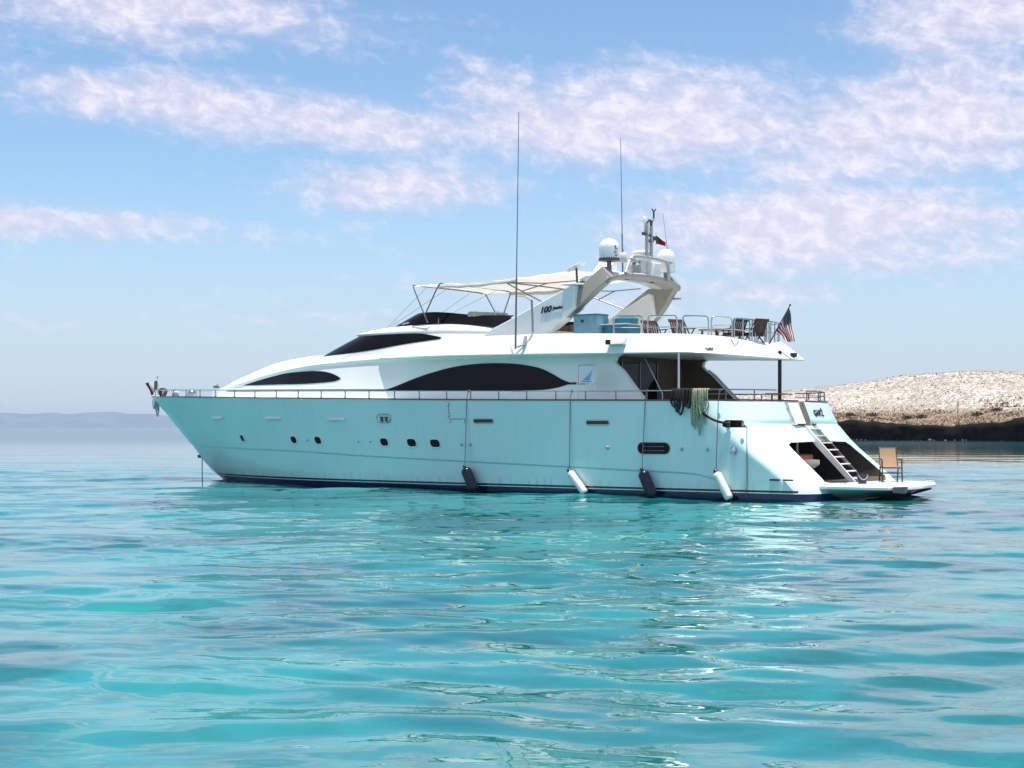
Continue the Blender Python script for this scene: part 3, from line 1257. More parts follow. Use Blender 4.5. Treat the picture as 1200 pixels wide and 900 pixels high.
# ------------------------------------------------------------------ lower deckhouse
HW = [(-.4, .22), (0.5, .75), (1.5, 1.15), (2.5, 1.45), (4, 1.82), (5.5, 2.12), (7, 2.36), (8.5, 2.54), (10, 2.66), (11.5, 2.74), (14, 2.80), (19.2, 2.80)]
HZG = [(-.4, 3.40), (0.5, 3.45), (1.5, 3.55), (2.5, 3.68), (4, 3.90), (5.5, 4.08), (7, 4.20), (8.5, 4.27), (10, 4.31), (11.5, 4.32), (19.2, 4.32)]
HW1 = [(-.4, .18), (0.5, .62), (1.5, .97), (2.5, 1.23), (4, 1.54), (5.5, 1.80), (7, 2.01), (8.5, 2.18), (10, 2.31), (11.5, 2.42), (14, 2.52), (19.2, 2.52)]
HH = [(-.4, 3.42), (0.5, 3.54), (1.5, 3.83), (2.5, 4.10), (4, 4.43), (5.5, 4.58), (7, 4.62), (8.5, 4.62), (10, 4.58), (11.5, 4.5), (19.2, 4.5)]


def house_y(u, z):
    w0, w1, zg, zb = tab(HW, u), tab(HW1, u), tab(HZG, u), zsheer(u) - .04
    q = (z - zb) / (zg - zb)
    return -(w0 + (w1 - w0) * q)


def build_house():
    rows = []
    for i in range(66):
        u = -.4 + (19.0 + .4) * i / 65
        w0, w1, zg, h, zb = tab(HW, u), tab(HW1, u), tab(HZG, u), tab(HH, u), zsheer(u) - .06
        gz = min(.05, (h - zg) * .25)
        lp = min(1.0, max(.15, (u + .2) / 2.5))
        pts = [(w0 + (w0 - w1) * .02, zb), (w0 + (w1 - w0) * .5, zb + (zg - zb) * .5), (w1 + (w0 - w1) * .14 / max(.2, zg - zb), zg - .14 * lp), (w1 + .065 * lp, zg - .045 * lp), (w1 + .06 * lp, zg - .01), (w1 + .01, zg + gz * .3)]
        w2 = w1 - .02
        for k in range(1, 8):
            a = math.pi / 2 * k / 7
            pts.append((w2 * math.cos(a)**.75 if k < 7 else 0.0, zg + gz * .3 + (h - zg - gz * .3) * math.sin(a)**.8))
        row = [(u, -y, z) for y, z in pts] + [(u, y, z) for y, z in reversed(pts[:-1])]
        rows.append(row)
    mb = MB()
    mb.grid(rows)
    n = len(rows[0])
    mb.f += [tuple(range(n)), tuple(range((len(rows) - 1) * n, len(rows) * n))[::-1]]
    mb.mi += [0, 0]
    return mb.build('deckhouse', WHITE, yacht, 24)


house = build_house()


def curve_window(name, lo, hi, u0, u1, surf, m, parent, n=48, k=6, proud=.012):
    rows = []
    for i in range(n + 1):
        t = i / n
        t = 0.5 - 0.5 * math.cos(math.pi * t)
        u = u0 + (u1 - u0) * t
        a, b = tab(lo, u), tab(hi, u)
        rows.append([(u, surf(u, a + (b - a) * j / k) - proud, a + (b - a) * j / k) for j in range(k + 1)])
    back = [[(u, y + proud + .03, z) for u, y, z in r] for r in rows]
    mb = MB()
    mb.grid(rows)
    mb.grid(back, flip=True)
    N = (n + 1) * (k + 1)
    for i in range(n):
        a = i * (k + 1)
        b = a + k + 1
        mb.f += [(a, b, b + N, a + N), (a + k, b + k, b + k + N, a + k + N)]
        mb.mi += [0, 0]
    mb.f += [tuple(range(k + 1)) + tuple(N + j for j in reversed(range(k + 1))),
             tuple(n * (k + 1) + j for j in range(k + 1)) + tuple(N + n * (k + 1) + j for j in reversed(range(k + 1)))]
    mb.mi += [0, 0]
    return mb.build(name, m, parent, 30)


EL = [(2.45, 3.555), (3.5, 3.54), (5, 3.535), (6.4, 3.525), (7.5, 3.55), (8.1, 3.58), (8.3, 3.62), (8.42, 3.66)]
EH = [(2.45, 3.575), (3.0, 3.68), (3.7, 3.79), (4.5, 3.88), (5.6, 3.945), (6.6, 3.97), (7.3, 3.95), (7.8, 3.88), (8.2, 3.77), (8.42, 3.67)]
BL = [(10.75, 3.225), (11.3, 3.20), (11.8, 3.19), (12.6, 3.165), (14, 3.15), (16, 3.14), (17.3, 3.15), (17.8, 3.20), (18.2, 3.29), (18.32, 3.32)]
BH = [(10.75, 3.245), (11.2, 3.36), (11.8, 3.54), (12.4, 3.70), (12.95, 3.82), (13.5, 3.92), (14.0, 3.98), (14.7, 4.02), (15.4, 4.02), (16.1, 3.985), (16.7, 3.91), (17.2, 3.80), (17.6, 3.64), (18.0, 3.46), (18.32, 3.35)]
mirror_y = lambda f: (lambda u, z: -f(u, z))


def both(fn):
    fn(house_y, 1)
    fn(lambda u, z: -house_y(u, z) + .024, -1)


for sgn in (1, -1):
    sf = house_y if sgn == 1 else (lambda u, z: -house_y(u, z) - .006)
    curve_window('deckhouse_window', EL, EH, 2.45, 8.42, sf, GLASS, house)
    curve_window('saloon_window', BL, BH, 10.75, 18.32, sf, GLASS, house)


def sstrip(us, zf, w, m, name, parent):
    """thin painted strake standing 6 mm proud of the house side"""
    for sgn in (1, -1):
        rows = []
        for u in us:
            z = zf(u)
            row = []
            for dz, pr in ((-w / 2, -.01), (-w / 2, .008), (w / 2, .008), (w / 2, -.01)):
                row.append((u, sgn * (house_y(u, z + dz) - pr), z + dz))
            rows.append(row)
        mb = MB()
        mb.grid(rows, close_u=True)
        mb.f += [(0, 1, 2, 3), tuple((len(rows) - 1) * 4 + j for j in (3, 2, 1, 0))]
        mb.mi += [0, 0]
        mb.build(name, m, parent, 30)


sstrip([0 + .28 * i for i in range(40)], lambda u: 3.40 - (u / 11.0) * .17, .06, BLACK, 'black_strake', house)
sstrip([18.25 + .05 * i for i in range(15)], lambda u: 3.33, .065, BLACK, 'black_strake', house)

# after end of the house: slanted side wings and the saloon bulkhead
WING = [(18.95, 2.68), (21.12, 2.68), (21.0, 2.85), (20.62, 3.22), (20.2, 3.66), (19.95, 3.84), (19.86, 3.96), (19.90, 4.08), (20.1, 4.19), (20.5, 4.27), (18.95, 4.27)]
for sgn in (-1, 1):
    mb = MB()

    def wy(z, d):
        q = (z - 2.74) / (4.32 - 2.74)
        return sgn * (2.80 + (2.52 - 2.80) * q - d)
    mb.prism([(u, wy(z, 0), z) for u, z in WING], [(u, wy(z, .14), z) for u, z in WING])
    wg = mb.build('house_wing', WHITE, yacht, 30, bevel=.02)
    mb = MB()
    e = [(21.04, 2.85), (20.66, 3.22), (20.24, 3.66), (19.99, 3.84)]
    mb.tube([(u, wy(z, .02), z) for u, z in e], .03, 8)
    mb.build('edge_trim', OFFWHITE, wg)
    mb = MB()
    inner = [(u - .04 if u > 19.5 else u + .05, z) for u, z in WING]
    mb.prism([(u, wy(z, .145), z) for u, z in inner], [(u, wy(z, .16), z) for u, z in inner])
    mb.build('inner_lining', BROWNWALL, wg)
mb = MB()
mb.box((19.06, 0, 3.15), (.06, 5.0, 2.25))
bk = mb.build('saloon_bulkhead', BROWNWALL, yacht)
mb = MB()
mb.box((19.10, -.6, 3.05), (.02, 3.0, 1.95))
sd_ = mb.build('saloon_door', GLASS, bk)
mb = MB()
for y in (-2.1, -1.1, -.1, .9):
    mb.box((19.12, y, 3.05), (.03, .05, 1.98))
mb.build('door_frame', DKSTEEL, sd_)
mb = MB()
mb.tube([(20.45, -2.0, 4.2), (21.15, -2.0, 3.0), (21.15, -2.0, 2.1)], .015, 8)
mb.build('stair_handrail', STEEL, yacht)
mb = MB()
mb.tube([(22.35, -3.02, 2.78), (22.35, -3.02, 4.2)], .032, 10)
mb.build('deck_post', STEEL, yacht)
mb = MB()
mb.tube([(23.95, 0, 2.02), (23.95, 0, 4.25)], .055, 12)
mb.lathe([(.12, 0), (.12, .03), (.06, .05)], (23.95, 0, 2.02), 14)
mb.build('deck_post', BLACK, yacht)
# cockpit settee and table
mb = MB()
mb.box((23.75, .9, 2.25), (.65, 2.0, .42))
mb.box((24.15, .9, 2.45), (.2, 2.0, .75))
mb.build('cockpit_settee', OFFWHITE, yacht, bevel=.05)
mb = MB()
mb.box((23.85, -.02, 2.985), (.42, .62, .04))
mb.tube([(23.8, -.2, 2.02), (23.8, -.2, 2.97)], .03, 8)
mb.build('cockpit_table', DKGREY, yacht, bevel=.01)


# ------------------------------------------------------------------ wheelhouse, upper deck wing, flybridge
def u_plan(uf, uc, ws, u_end, n_front=28, n_side=26, we=None, nexp=.72):
    """U-shaped outline: aft port -> round the front -> aft starboard"""
    we = ws if we is None else we
    pts = []
    for i in range(n_side):
        t = i / n_side
        u = u_end + (uc - u_end) * t
        pts.append((u, -(we + (ws - we) * t**.8)))
    for i in range(n_front + 1):
        a = -math.pi / 2 + math.pi * i / n_front
        pts.append((uc - (uc - uf) * abs(math.cos(a))**nexp, math.copysign(ws * abs(math.sin(a))**nexp, math.sin(a))))
    for i in range(1, n_side + 1):
        t = 1 - i / n_side
        u = u_end + (uc - u_end) * t
        pts.append((u, we + (ws - we) * t**.8))
    return pts


PH = [  # z, front u, corner u, half width at corner, half width aft
    (4.25, 5.75, 9.0, 2.16, 2.46), (4.45, 6.15, 9.2, 2.12, 2.44), (4.7, 6.75, 9.7, 2.06, 2.40), (4.95, 7.40, 10.2, 1.99, 2.37), (5.15, 7.95, 10.6, 1.93, 2.35),
    (5.19, 7.82, 10.6, 1.96, 2.36), (5.24, 8.0, 10.7, 1.95, 2.35), (5.32, 8.5, 11.0, 1.90, 2.33), (5.385, 9.15, 11.4, 1.82, 2.30), (5.42, 10.0, 12.0, 1.72, 2.27)]


def ph_ring(z):
    fs = [[(p[0], p[k]) for p in PH] for k in range(1, 5)]
    uf, uc, ws, we = (lin(f, z) for f in fs)
    return u_plan(uf, uc, ws, 17.6, we=we)


def build_wheelhouse():
    drop = [(11.6, 0), (12.9, .03), (15, .20), (17.6, .46)]
    rows = []
    for z, *_ in PH:
        r = ph_ring(z)
        rows.append([(u, y, z - (tab(drop, u) * max(0, (z - 4.7) / .72)) if u > 11.6 else z) for u, y in r])
    mb = MB()
    mb.grid(rows)
    n = len(rows[0])
    o = (len(rows) - 1) * n
    for i in range(n // 2):
        a, b = o + i, o + n - 1 - i
        if a + 1 >= b - 1:
            if b - a == 2:
                mb.f.append((a, a + 1, b))
                mb.mi.append(0)
            break
        mb.f.append((a, a + 1, b - 1, b))
        mb.mi.append(0)
    mb.f.append(tuple(i * n for i in range(len(rows))) + tuple(i * n + n - 1 for i in reversed(range(len(rows)))))
    mb.mi.append(0)
    return mb.build('wheelhouse', WHITE, yacht, 30)


wheel = build_wheelhouse()


def wheel_glass():
    """one dark band wrapped round the wheelhouse, tapering to a point aft on each side"""
    lo = [(5, 4.47), (7.6, 4.47), (9.6, 4.57), (11.2, 4.77), (12.75, 4.90)]
    hi = [(5, 5.125), (10.4, 5.13), (11.2, 5.11), (12.0, 5.02), (12.75, 4.91)]
    K = 10
    zt = [4.40 + (5.145 - 4.40) * i / 20 for i in range(21)]
    rings = [ph_ring(z) for z in zt]
    n = len(rings[0])

    def at(j, z):
        q = (z - zt[0]) / (zt[-1] - zt[0]) * 20
        i = max(0, min(19, int(q)))
        f = q - i
        a, b = rings[i][j], rings[i + 1][j]
        return a[0] + (b[0] - a[0]) * f, a[1] + (b[1] - a[1]) * f
    cols = []
    cen = Vector((11.5, 0))
    for j in range(n):
        u_m, y_m = at(j, 4.8)
        if u_m > 12.75:
            continue
        a, b = tab(lo, u_m), tab(hi, u_m)
        if u_m < 7.6:
            a = 4.50
        col = []
        for k in range(K + 1):
            z = a + (b - a) * k / K
            u, y = at(j, z)
            d = Vector((u, y)) - Vector((max(u, 10.4), 0))
            d.normalize()
            col.append((u + d.x * .012, y + d.y * .012, z))
        cols.append(col)
    mb = MB()
    mb.grid(cols)
    g = mb.build('wheelhouse_glass', GLASS, wheel, 40)


wheel_glass()

# the wing: overhanging edge of the upper deck, swept to points forward and rounded aft
WY = [(10.25, 2.42), (10.7, 2.62), (11.4, 2.86), (12.2, 3.04), (13.2, 3.17), (14.5, 3.22), (18, 3.24), (21.3, 3.20)]
WZT = [(10.25, 4.44), (10.9, 4.50), (11.6, 4.60), (12.4, 4.71), (13.4, 4.79), (14.6, 4.845), (17.6, 4.845), (21.3, 4.72), (22.5, 4.69), (23.2, 4.66), (23.8, 4.62), (24.2, 4.54)]
WZB = [(10.25, 4.30), (11, 4.27), (12.5, 4.265), (14, 4.255), (17.6, 4.205), (21.3, 4.14), (22.8, 4.12), (23.3, 4.08), (23.8, 4.03), (24.2, 3.985)]


def wing_path():
    p = []
    for i in range(50):
        u = 10.25 + (21.3 - 10.25) * i / 50
        p.append((u, -tab(WY, u)))
    for i in range(41):
        a = -math.pi / 2 + math.pi / 2 * i / 40
        p.append((21.3 + 2.88 * abs(math.cos(a))**.86, -3.20 * abs(math.sin(a))**.86))
    return p + [(u, -y) for u, y in reversed(p[:-1])]


def build_wing():
    P = wing_path()
    rows = []
    for i, (u, y) in enumerate(P):
        zt, zb = tab(WZT, u), tab(WZB, u)
        a, b = Vector(P[max(i - 1, 0)]), Vector(P[min(i + 1, len(P) - 1)])
        t = (b - a).normalized()
        nrm = Vector((-t.y, t.x))          # inwards
        h = zt - zb
        lean = .30 * min(1, h / .5)
        if u > 21.3:
            lean = .30 + .55 * ((u - 21.3) / 2.9)**1.5
        ins = lambda d: Vector((u, y)) + nrm * d
        rows.append([(*ins(1.1), zb + .012), (*ins(.03), zb), (*ins(0), zb + .03), (*ins(lean * .25), zb + h * .30), (*ins(lean * .6), zb + h * .66), (*ins(lean), zt - .012), (*ins(lean + .05), zt + .004),
                     (*ins(lean + .13), zt), (*ins(lean + .15), max(zb + .12, min(zt - .03, 4.37)))])
    mb = MB()
    mb.grid(rows)
    n = len(rows[0])
    N = len(rows)
    # deck and soffit: strips across
    for i in range(N // 2):
        a, b, a2, b2 = i * n, (N - 1 - i) * n, (i + 1) * n, (N - 2 - i) * n
        if a2 >= b2:
            if i + 1 < N - 1 - i:
                mb.f += [(a, a2, b), (a + n - 1, b + n - 1, a2 + n - 1)]
                mb.mi += [0, 0]
            break
        mb.f += [(a, b, b2, a2), (a + n - 1, a2 + n - 1, b2 + n - 1, b + n - 1)]
        mb.mi += [0, 0]
    o0, oN = 0, (N - 1) * n
    mb.f += [tuple(range(n)) + tuple(oN + j for j in reversed(range(n)))]
    mb.mi += [0]
    return mb.build('upper_deck', WHITE, yacht, 40)


wing = build_wing()
WP = wing_path()


def wing_at(u, top=True, inset=.33):
    y = tab(WY, u) if u <= 21.3 else 3.20 * max(0, 1 - ((u - 21.3) / 3.42)**(1 / .43 * .5 * 2))**.5
    return -(y - inset)


# boxy vent fairing on the wing, with its black mouth
prof = [(-3.31, 4.42), (-3.29, 4.50), (-3.20, 4.60), (-3.02, 4.68), (-2.86, 4.70), (-2.86, 4.40)]
mb = MB()
mb.prism([(20.02, y, z) for y, z in prof], [(20.60, y + (.04 if y < -2.9 else 0), z) for y, z in prof])
vf = mb.build('vent_fairing', WHITE, wing, bevel=.02)
mb = MB()
mb.box((20.10, -3.30, 4.50), (.15, .06, .13))
mb.build('vent_mouth', BLACK, vf, bevel=.006)
# grey deck light under the aft edge, flag bracket
mb = MB()
mb.box((23.25, -2.78, 4.22), (.14, .12, .10))
mb.tube([(23.18, -2.9, 4.25), (23.30, -2.98, 4.20)], .05, 10)
mb.build('deck_light', GREY, wing, bevel=.01)
mb = MB()
mb.tube([(23.45, -1.98, 4.52), (23.62, -2.05, 4.32), (23.68, -1.93, 4.46)], .018, 6)
mb.build('rope_hook', DKGREY, wing)
mb = MB()
mb.box((24.06, .65, 4.15), (.14, .18, .12))
mb.build('stern_light', BLACK, wing, bevel=.01)

# flybridge screen of black tinted panels
def screen():
    lo = u_plan(9.55, 11.6, 1.74, 15.0, n_front=24, n_side=14, we=2.17)
    hi = u_plan(10.55, 12.5, 1.66, 15.7, n_front=24, n_side=14, we=2.10)
    zl = [(9, 5.43), (11.5, 5.425), (13, 5.38), (15.0, 5.19)]
    zh = [(9, 5.83), (11.8, 5.83), (12.4, 5.80), (14.1, 5.62), (15.8, 5.53)]
    rows = []
    for k in range(6):
        t = k / 5
        rows.append([(a[0] + (b[0] - a[0]) * t, a[1] + (b[1] - a[1]) * t, tab(zl, a[0]) * (1 - t) + tab(zh, b[0]) * t) for a, b in zip(lo, hi)])
    mb = MB()
    mb.grid(rows)
    ins = [[(u + (.02 if u < 11 else 0), y * .985, z) for u, y, z in r] for r in rows]
    mb.grid(ins, flip=True)
    n = len(rows[0])
    off = 6 * n
    for j in range(n - 1):
        mb.f += [(5 * n + j, 5 * n + j + 1, off + 5 * n + j + 1, off + 5 * n + j)]
        mb.mi += [0]
    sc_ = mb.build('flybridge_screen', GLASS, yacht, 40)


screen()
mb = MB()
mb.tube([(10.75, -1.78, 5.46), (11.05, -1.80, 5.50)], .02, 6)
mb.build('deck_light', GREY, wheel)

# ------------------------------------------------------------------ radar arch
arch = bpy.data.objects.new('radar_arch', None)
C.objects.link(arch)
arch.parent = yacht
FAIR = [(14.7, 4.70), (15.1, 5.05), (16.0, 5.40), (17.3, 5.93), (18.27, 6.33), (18.33, 6.30), (18.33, 5.62), (17.85, 5.24), (17.37, 4.88), (17.1, 4.70)]
LEG = [  # centre path of the strut: aft edge u, z, outer y
    (17.12, 4.70, 2.57), (17.42, 4.92, 2.56), (18.38, 5.66, 2.40), (19.0, 6.25, 2.16), (19.32, 6.55, 1.98)]
for sgn in (-1, 1):
    mb = MB()

    def fy(z, inner):
        q = (z - 4.7) / 1.65
        return sgn * (2.64 - .10 * q - (inner * (.30 + .55 * q)))
    mb.prism([(u, fy(z, 0), z) for u, z in FAIR], [(u, fy(z, 1), z) for u, z in FAIR])
    ff = mb.build('side_fairing', WHITE, arch, 25, bevel=.03)
    rows = []
    pth = arc([(u, sgn * y, z) for u, z, y in LEG], 5)
    for i, p in enumerate(pth):
        a, b = pth[max(0, i - 1)], pth[min(len(pth) - 1, i + 1)]
        t = (b - a).normalized()
        fwd = Vector((-t.z, 0, t.x)).normalized()          # up and forward, square to the leg
        q = i / (len(pth) - 1)
        wd = Vector((0, -sgn * (.30 + .02 * q), 0))
        th_ = .42 + .05 * q
        rows.append([p, p + wd, p + wd + fwd * th_, p + fwd * th_])
    mb = MB()
    mb.grid(rows, close_u=True)
    n = len(rows)
    mb.f += [(0, 1, 2, 3), tuple((n - 1) * 4 + j for j in (3, 2, 1, 0))]
    mb.mi += [0, 0]
    mb.build('strut', TAUPE, arch, 30, bevel=.02)
    # inner leg plate, its shade put in as warm grey
    IN = [(16.05, 4.70), (16.9, 5.78), (18.2, 6.50), (19.2, 6.52), (18.42, 5.70), (17.2, 4.70)]
    mb = MB()

    def iy(z, d):
        q = (z - 4.7) / 1.85
        return sgn * (2.34 - .42 * q - d)
    mb.prism([(u - .05, iy(z, 0), z) for u, z in IN], [(u - .05, iy(z, .06), z) for u, z in IN])
    lp = mb.build('leg_panel', TAUPE, arch, 30)
    mb = MB()
    mb.lathe([(.10, -.02), (.10, .02), (.07, .035), (.03, .036)], (18.15, iy(6.05, .06), 6.05), 14, Matrix.Rotation(rad(-90 * -sgn), 3, 'X'))
    mb.build('speaker', DKGREY, lp)
# crown plate
mb = MB()
rows = []
for i in range(25):
    y = -2.02 + 4.04 * i / 24
    e = (y / 2.02)**2
    zt = 6.84 - .20 * e**1.5
    ua = 19.40 - .12 * e
    uf = 17.95 + .22 * e
    rows.append([(uf, y, zt - .12), (uf + .25, y, zt - .02), (ua - .45, y, zt), (ua - .08, y, zt - .07), (ua, y, zt - .15), (ua - .05, y, zt - .235), (uf + .3, y, zt - .20)])
mb.grid(rows, close_u=True)
n = len(rows)
mb.f += [tuple(range(7)), tuple((n - 1) * 7 + j for j in reversed(range(7)))]
mb.mi += [0, 0]
crown = mb.build('crown', WHITE, arch, 35)
mb = MB()
rows = []
for i in range(25):
    y = -2.02 + 4.04 * i / 24
    e = (y / 2.02)**2
    zt = 6.84 - .20 * e**1.5
    ua = 19.40 - .12 * e
    rows.append([(ua + .012, y, zt - .10), (ua + .016, y, zt - .20), (ua - .05, y, zt - .262), (ua - .5, y, zt - .262), (ua - .5, y, zt - .24), (ua - .07, y, zt - .12)])
mb.grid(rows, close_u=True)
mb.f += [tuple(range(6)), tuple(24 * 6 + j for j in reversed(range(6)))]
mb.mi += [0, 0]
mb.build('crown_lip', TAUPE, crown, 40)
for y in (-.9, .55):
    mb = MB()
    mb.lathe([(.05, 0), (.07, -.02), (.07, -.05), (.03, -.06)], (19.15, y, 6.60), 12)
    mb.build('spotlight', DKGREY, crown)
mb = MB()
mb.box((18.98, 2.18, 6.16), (.40, .16, .05))
mb.build('side_step', TAUPE, arch, bevel=.01)

# lettering on the near fairing
text('lettering', '100', .25, LOGONAVY, ff, frame_matrix((17.30, -2.606, 5.60), (1, 0, .10), (0, .06, 1)), shear=.35, bold=.012, squeeze=1.15)
text('lettering', 'Jumbo', .125, BLACK, ff, frame_matrix((17.76, -2.602, 5.65), (1, 0, .08), (0, .06, 1)), shear=.35, bold=.008, squeeze=1.1)
for o in [c for c in arch.children if c.name.startswith('side_fairing')]:
    pass


# ------------------------------------------------------------------ domes, radars, mast, antennas on the arch
def dome(c, r, h, pole_z, name='satellite_dome', band=DKGREY):
    u, y, z = c
    mb = MB()
    prof = [(.0, 0), (r * .72, 0), (r * .98, .05), (r, .12)]
    hs = h - r
    prof += [(r, hs)]
    for k in range(1, 9):
        a = math.pi / 2 * k / 8
        prof.append((max(.004, r * math.cos(a)), hs + r * math.sin(a)))
    mb.lathe(prof[1:], c, 28)
    d = mb.build(name, WHITE, arch, 35)
    mb = MB()
    mb.lathe([(r * .75, -.02), (r * 1.03, .0), (r * 1.03, .085), (r * .98, .09)], c, 28)
    mb.build('base_ring', band, d)
    mb = MB()
    mb.tube([(u, y, pole_z), (u, y, z)], .075, 12)
    mb.build('pole', DKSTEEL, d)
    return d


def on_dome(c, r, ang, z, txt, size, d, m):
    a = ang
    p = (c[0] + (r + .004) * math.cos(a), c[1] + (r + .004) * math.sin(a), c[2] + z)
    text('lettering', txt, size, m, d, frame_matrix(p, (-math.sin(a), math.cos(a), 0), (0, 0, 1)), extrude=.003)


c1 = (19.0, -1.62, 7.07)
d1 = dome(c1, .315, .70, 6.6)
for k, z in enumerate((.42, .35, .25, .16)):
    a = rad(-20 + (6 if k % 2 else 0))
    mb = MB()
    mb.box((c1[0] + .316 * math.cos(a), c1[1] + .316 * math.sin(a), c1[2] + z), (.008, .10 if k else .05, .03 if k else .06), Matrix.Rotation(a, 3, 'Z'))
    mb.build('marking', DKGREY, d1)
c2 = (19.05, 1.52, 6.97)
d2 = dome(c2, .30, .74, 6.55, band=OFFWHITE)
on_dome(c2, .30, rad(-40), .27, 'intellian', .085, d2, LOGONAVY)

mb = MB()                                              # flat dish on the shelf of the near leg
MD = Matrix.Rotation(rad(-24), 3, 'Y') @ Matrix.Rotation(rad(6), 3, 'X')
mb.lathe([(.02, 0), (.30, .015), (.31, .03), (.29, .045), (.02, .05)], (18.22, -2.25, 6.86), 28, MD)
dish = mb.build('flat_dish', WHITE, arch, 30)
mb = MB()
mb.tube([(18.24, -2.22, 6.30), (18.22, -2.25, 6.86)], .035, 10)
mb.build('pole', DKGREY, dish)
mb = MB()
mb.prism([(17.95, -2.62, 6.31), (18.5, -2.60, 6.31), (18.5, -1.98, 6.33), (17.95, -1.95, 6.33)], [(17.95, -2.62, 6.37), (18.5, -2.60, 6.37), (18.5, -1.98, 6.40), (17.95, -1.95, 6.40)])
mb.build('leg_shelf', WHITE, arch, bevel=.02)

# hoop carrying the mast, radars between
hoop = arc([(19.33, -1.22, 6.72), (19.28, -.98, 7.02), (19.25, -.75, 7.24), (19.28, -.5, 7.30), (19.33, .2, 7.30), (19.38, .85, 7.26), (19.43, 1.0, 7.2), (19.45, 1.05, 6.9), (19.45, 1.05, 6.66)], 4)
mb = MB()
mb.tube(hoop, .055, 10)
mh = mb.build('mast_hoop', GREY, arch)
for y, zt in ((-.03, 8.35), (.22, 8.30)):
    mb = MB()
    mb.tube([(19.33, y, 7.28), (19.33, y, zt)], .058, 10)
    mb.build('mast_post', GREY, mh)
mb = MB()
mb.tube(arc([(19.33, -.03, 8.3), (19.33, .0, 8.42), (19.33, .1, 8.46), (19.33, .2, 8.42), (19.33, .22, 8.3)], 4), .045, 8)
mb.tube([(19.33, -.05, 8.0), (19.33, .24, 8.0)], .05, 8)
mb.tube([(19.33, -.05, 7.82), (19.33, .3, 7.82)], .05, 8)
mb.build('mast_brace', DKGREY, mh)
mb = MB()
mb.tube(arc([(19.33, .22, 8.3), (19.35, .25, 8.45), (19.35, .33, 8.55), (19.35, .33, 8.78)], 4), .03, 8)
mb.tube([(19.35, .33, 8.74), (19.38, .40, 8.84)], .022, 6)
mb.tube([(19.35, .33, 8.74), (19.33, .26, 8.84)], .022, 6)
mb.build('wind_vane', DKGREY, mh)
mb = MB()
mb.lathe([(.05, 0), (.07, .02), (.07, .16), (.05, .19)], (19.33, -.16, 8.36), 12)
mb.tube([(19.33, -.16, 8.02), (19.33, -.16, 8.38)], .022, 8)
mb.build('masthead_light', OFFWHITE, mh)
mb = MB()
mb.box((19.33, -.16, 8.02), (.12, .18, .10))
mb.box((19.33, .34, 7.92), (.12, .14, .14))
mb.build('horn', DKGREY, mh, bevel=.02)
# open array radar
mb = MB()
mb.lathe([(.05, -.18), (.17, -.14), (.21, 0), (.18, .13), (.10, .18), (.07, .22)], (19.06, -.30, 6.92), 18)
ra = mb.build('radar_pedestal', GREY, arch)
mb = MB()
mb.box((19.06, -.30, 7.17), (.14, 1.30, .11), Matrix.Rotation(rad(24), 3, 'Z'))
mb.build('radar_array', GREY, ra, bevel=.03)
# closed radome further forward
mb = MB()
mb.lathe([(.10, -.35), (.10, -.1), (.30, -.07), (.335, .0), (.335, .08), (.28, .14), (.1, .17)], (18.85, .42, 7.42), 26)
mb.build('radome', WHITE, arch, 30)
mb = MB()
mb.lathe([(.16, -.45), (.16, -.02), (.34, 0), (.34, .06), (.26, .10)], (18.85, .42, 7.24), 26)
mb.build('radome', WHITE, arch, 30)
# white pedestals
mb = MB()
mb.prism([(18.2, -1.5, 6.7), (18.9, -1.5, 6.7), (18.9, -1.05, 6.7), (18.2, -1.05, 6.7)], [(18.3, -1.02, 7.25), (18.8, -1.02, 7.25), (18.8, -.8, 7.25), (18.3, -.8, 7.25)])
mb.build('arch_pedestal', WHITE, arch, bevel=.03)
mb = MB()
mb.prism([(18.8, .46, 6.6), (19.25, .46, 6.6), (19.25, .95, 6.6), (18.8, .95, 6.6)], [(18.85, .50, 7.2), (19.25, .50, 7.2), (19.25, .93, 7.2), (18.85, .93, 7.2)])
mb.build('arch_pedestal', WHITE, arch, bevel=.04)
mb = MB()
mb.lathe([(.09, -.16), (.12, -.08), (.12, .12), (.10, .15)], (19.08, -.98, 7.22), 16)
mb.tube([(19.08, -.98, 7.35), (19.08, -.98, 7.50)], .02, 6)
mb.box((19.08, -.98, 7.52), (.07, .07, .05))
mb.build('antenna_base', OFFWHITE, arch)


def whip(name, base, top, r0=.022, r1=.006, parent=yacht, col=DKSTEEL):
    b, t = Vector(base), Vector(top)
    mb = MB()
    pts = [b + (t - b) * q for q in (0, .08, .3, .301, .6, 1)]
    mb.tube(pts, [r0, r0, r0 * .9, r0 * .6, r0 * .45, r1], 8)
    return mb.build(name, col, parent)


wa = whip('whip_antenna', (16.72, -3.34, 4.40), (16.85, -3.34, 11.6), .030, .010)
mb = MB()
mb.tube([(16.72, -3.34, 6.02), (16.95, -3.2, 6.0), (17.12, -3.05, 5.86)], .02, 6)
mb.tube([(17.12, -3.05, 5.9), (17.08, -2.95, 5.25), (17.05, -2.9, 4.9)], .035, 8)
mb.tube([(16.95, -3.12, 4.78), (16.93, -3.2, 4.5)], .05, 8)
mb.tube([(16.72, -3.34, 4.45), (16.95, -3.22, 4.52)], .03, 8)
mb.build('bracket', GREY, wa)
whip('whip_antenna', (19.08, -1.0, 6.7), (19.0, -1.0, 10.9), .024, .008, arch)
whip('whip_antenna', (19.1, 1.55, 7.6), (18.95, 1.5, 8.85), .012, .005, arch)

# ------------------------------------------------------------------ bimini over the flybridge
bim = bpy.data.objects.new('bimini', None)
C.objects.link(bim)
bim.parent = yacht


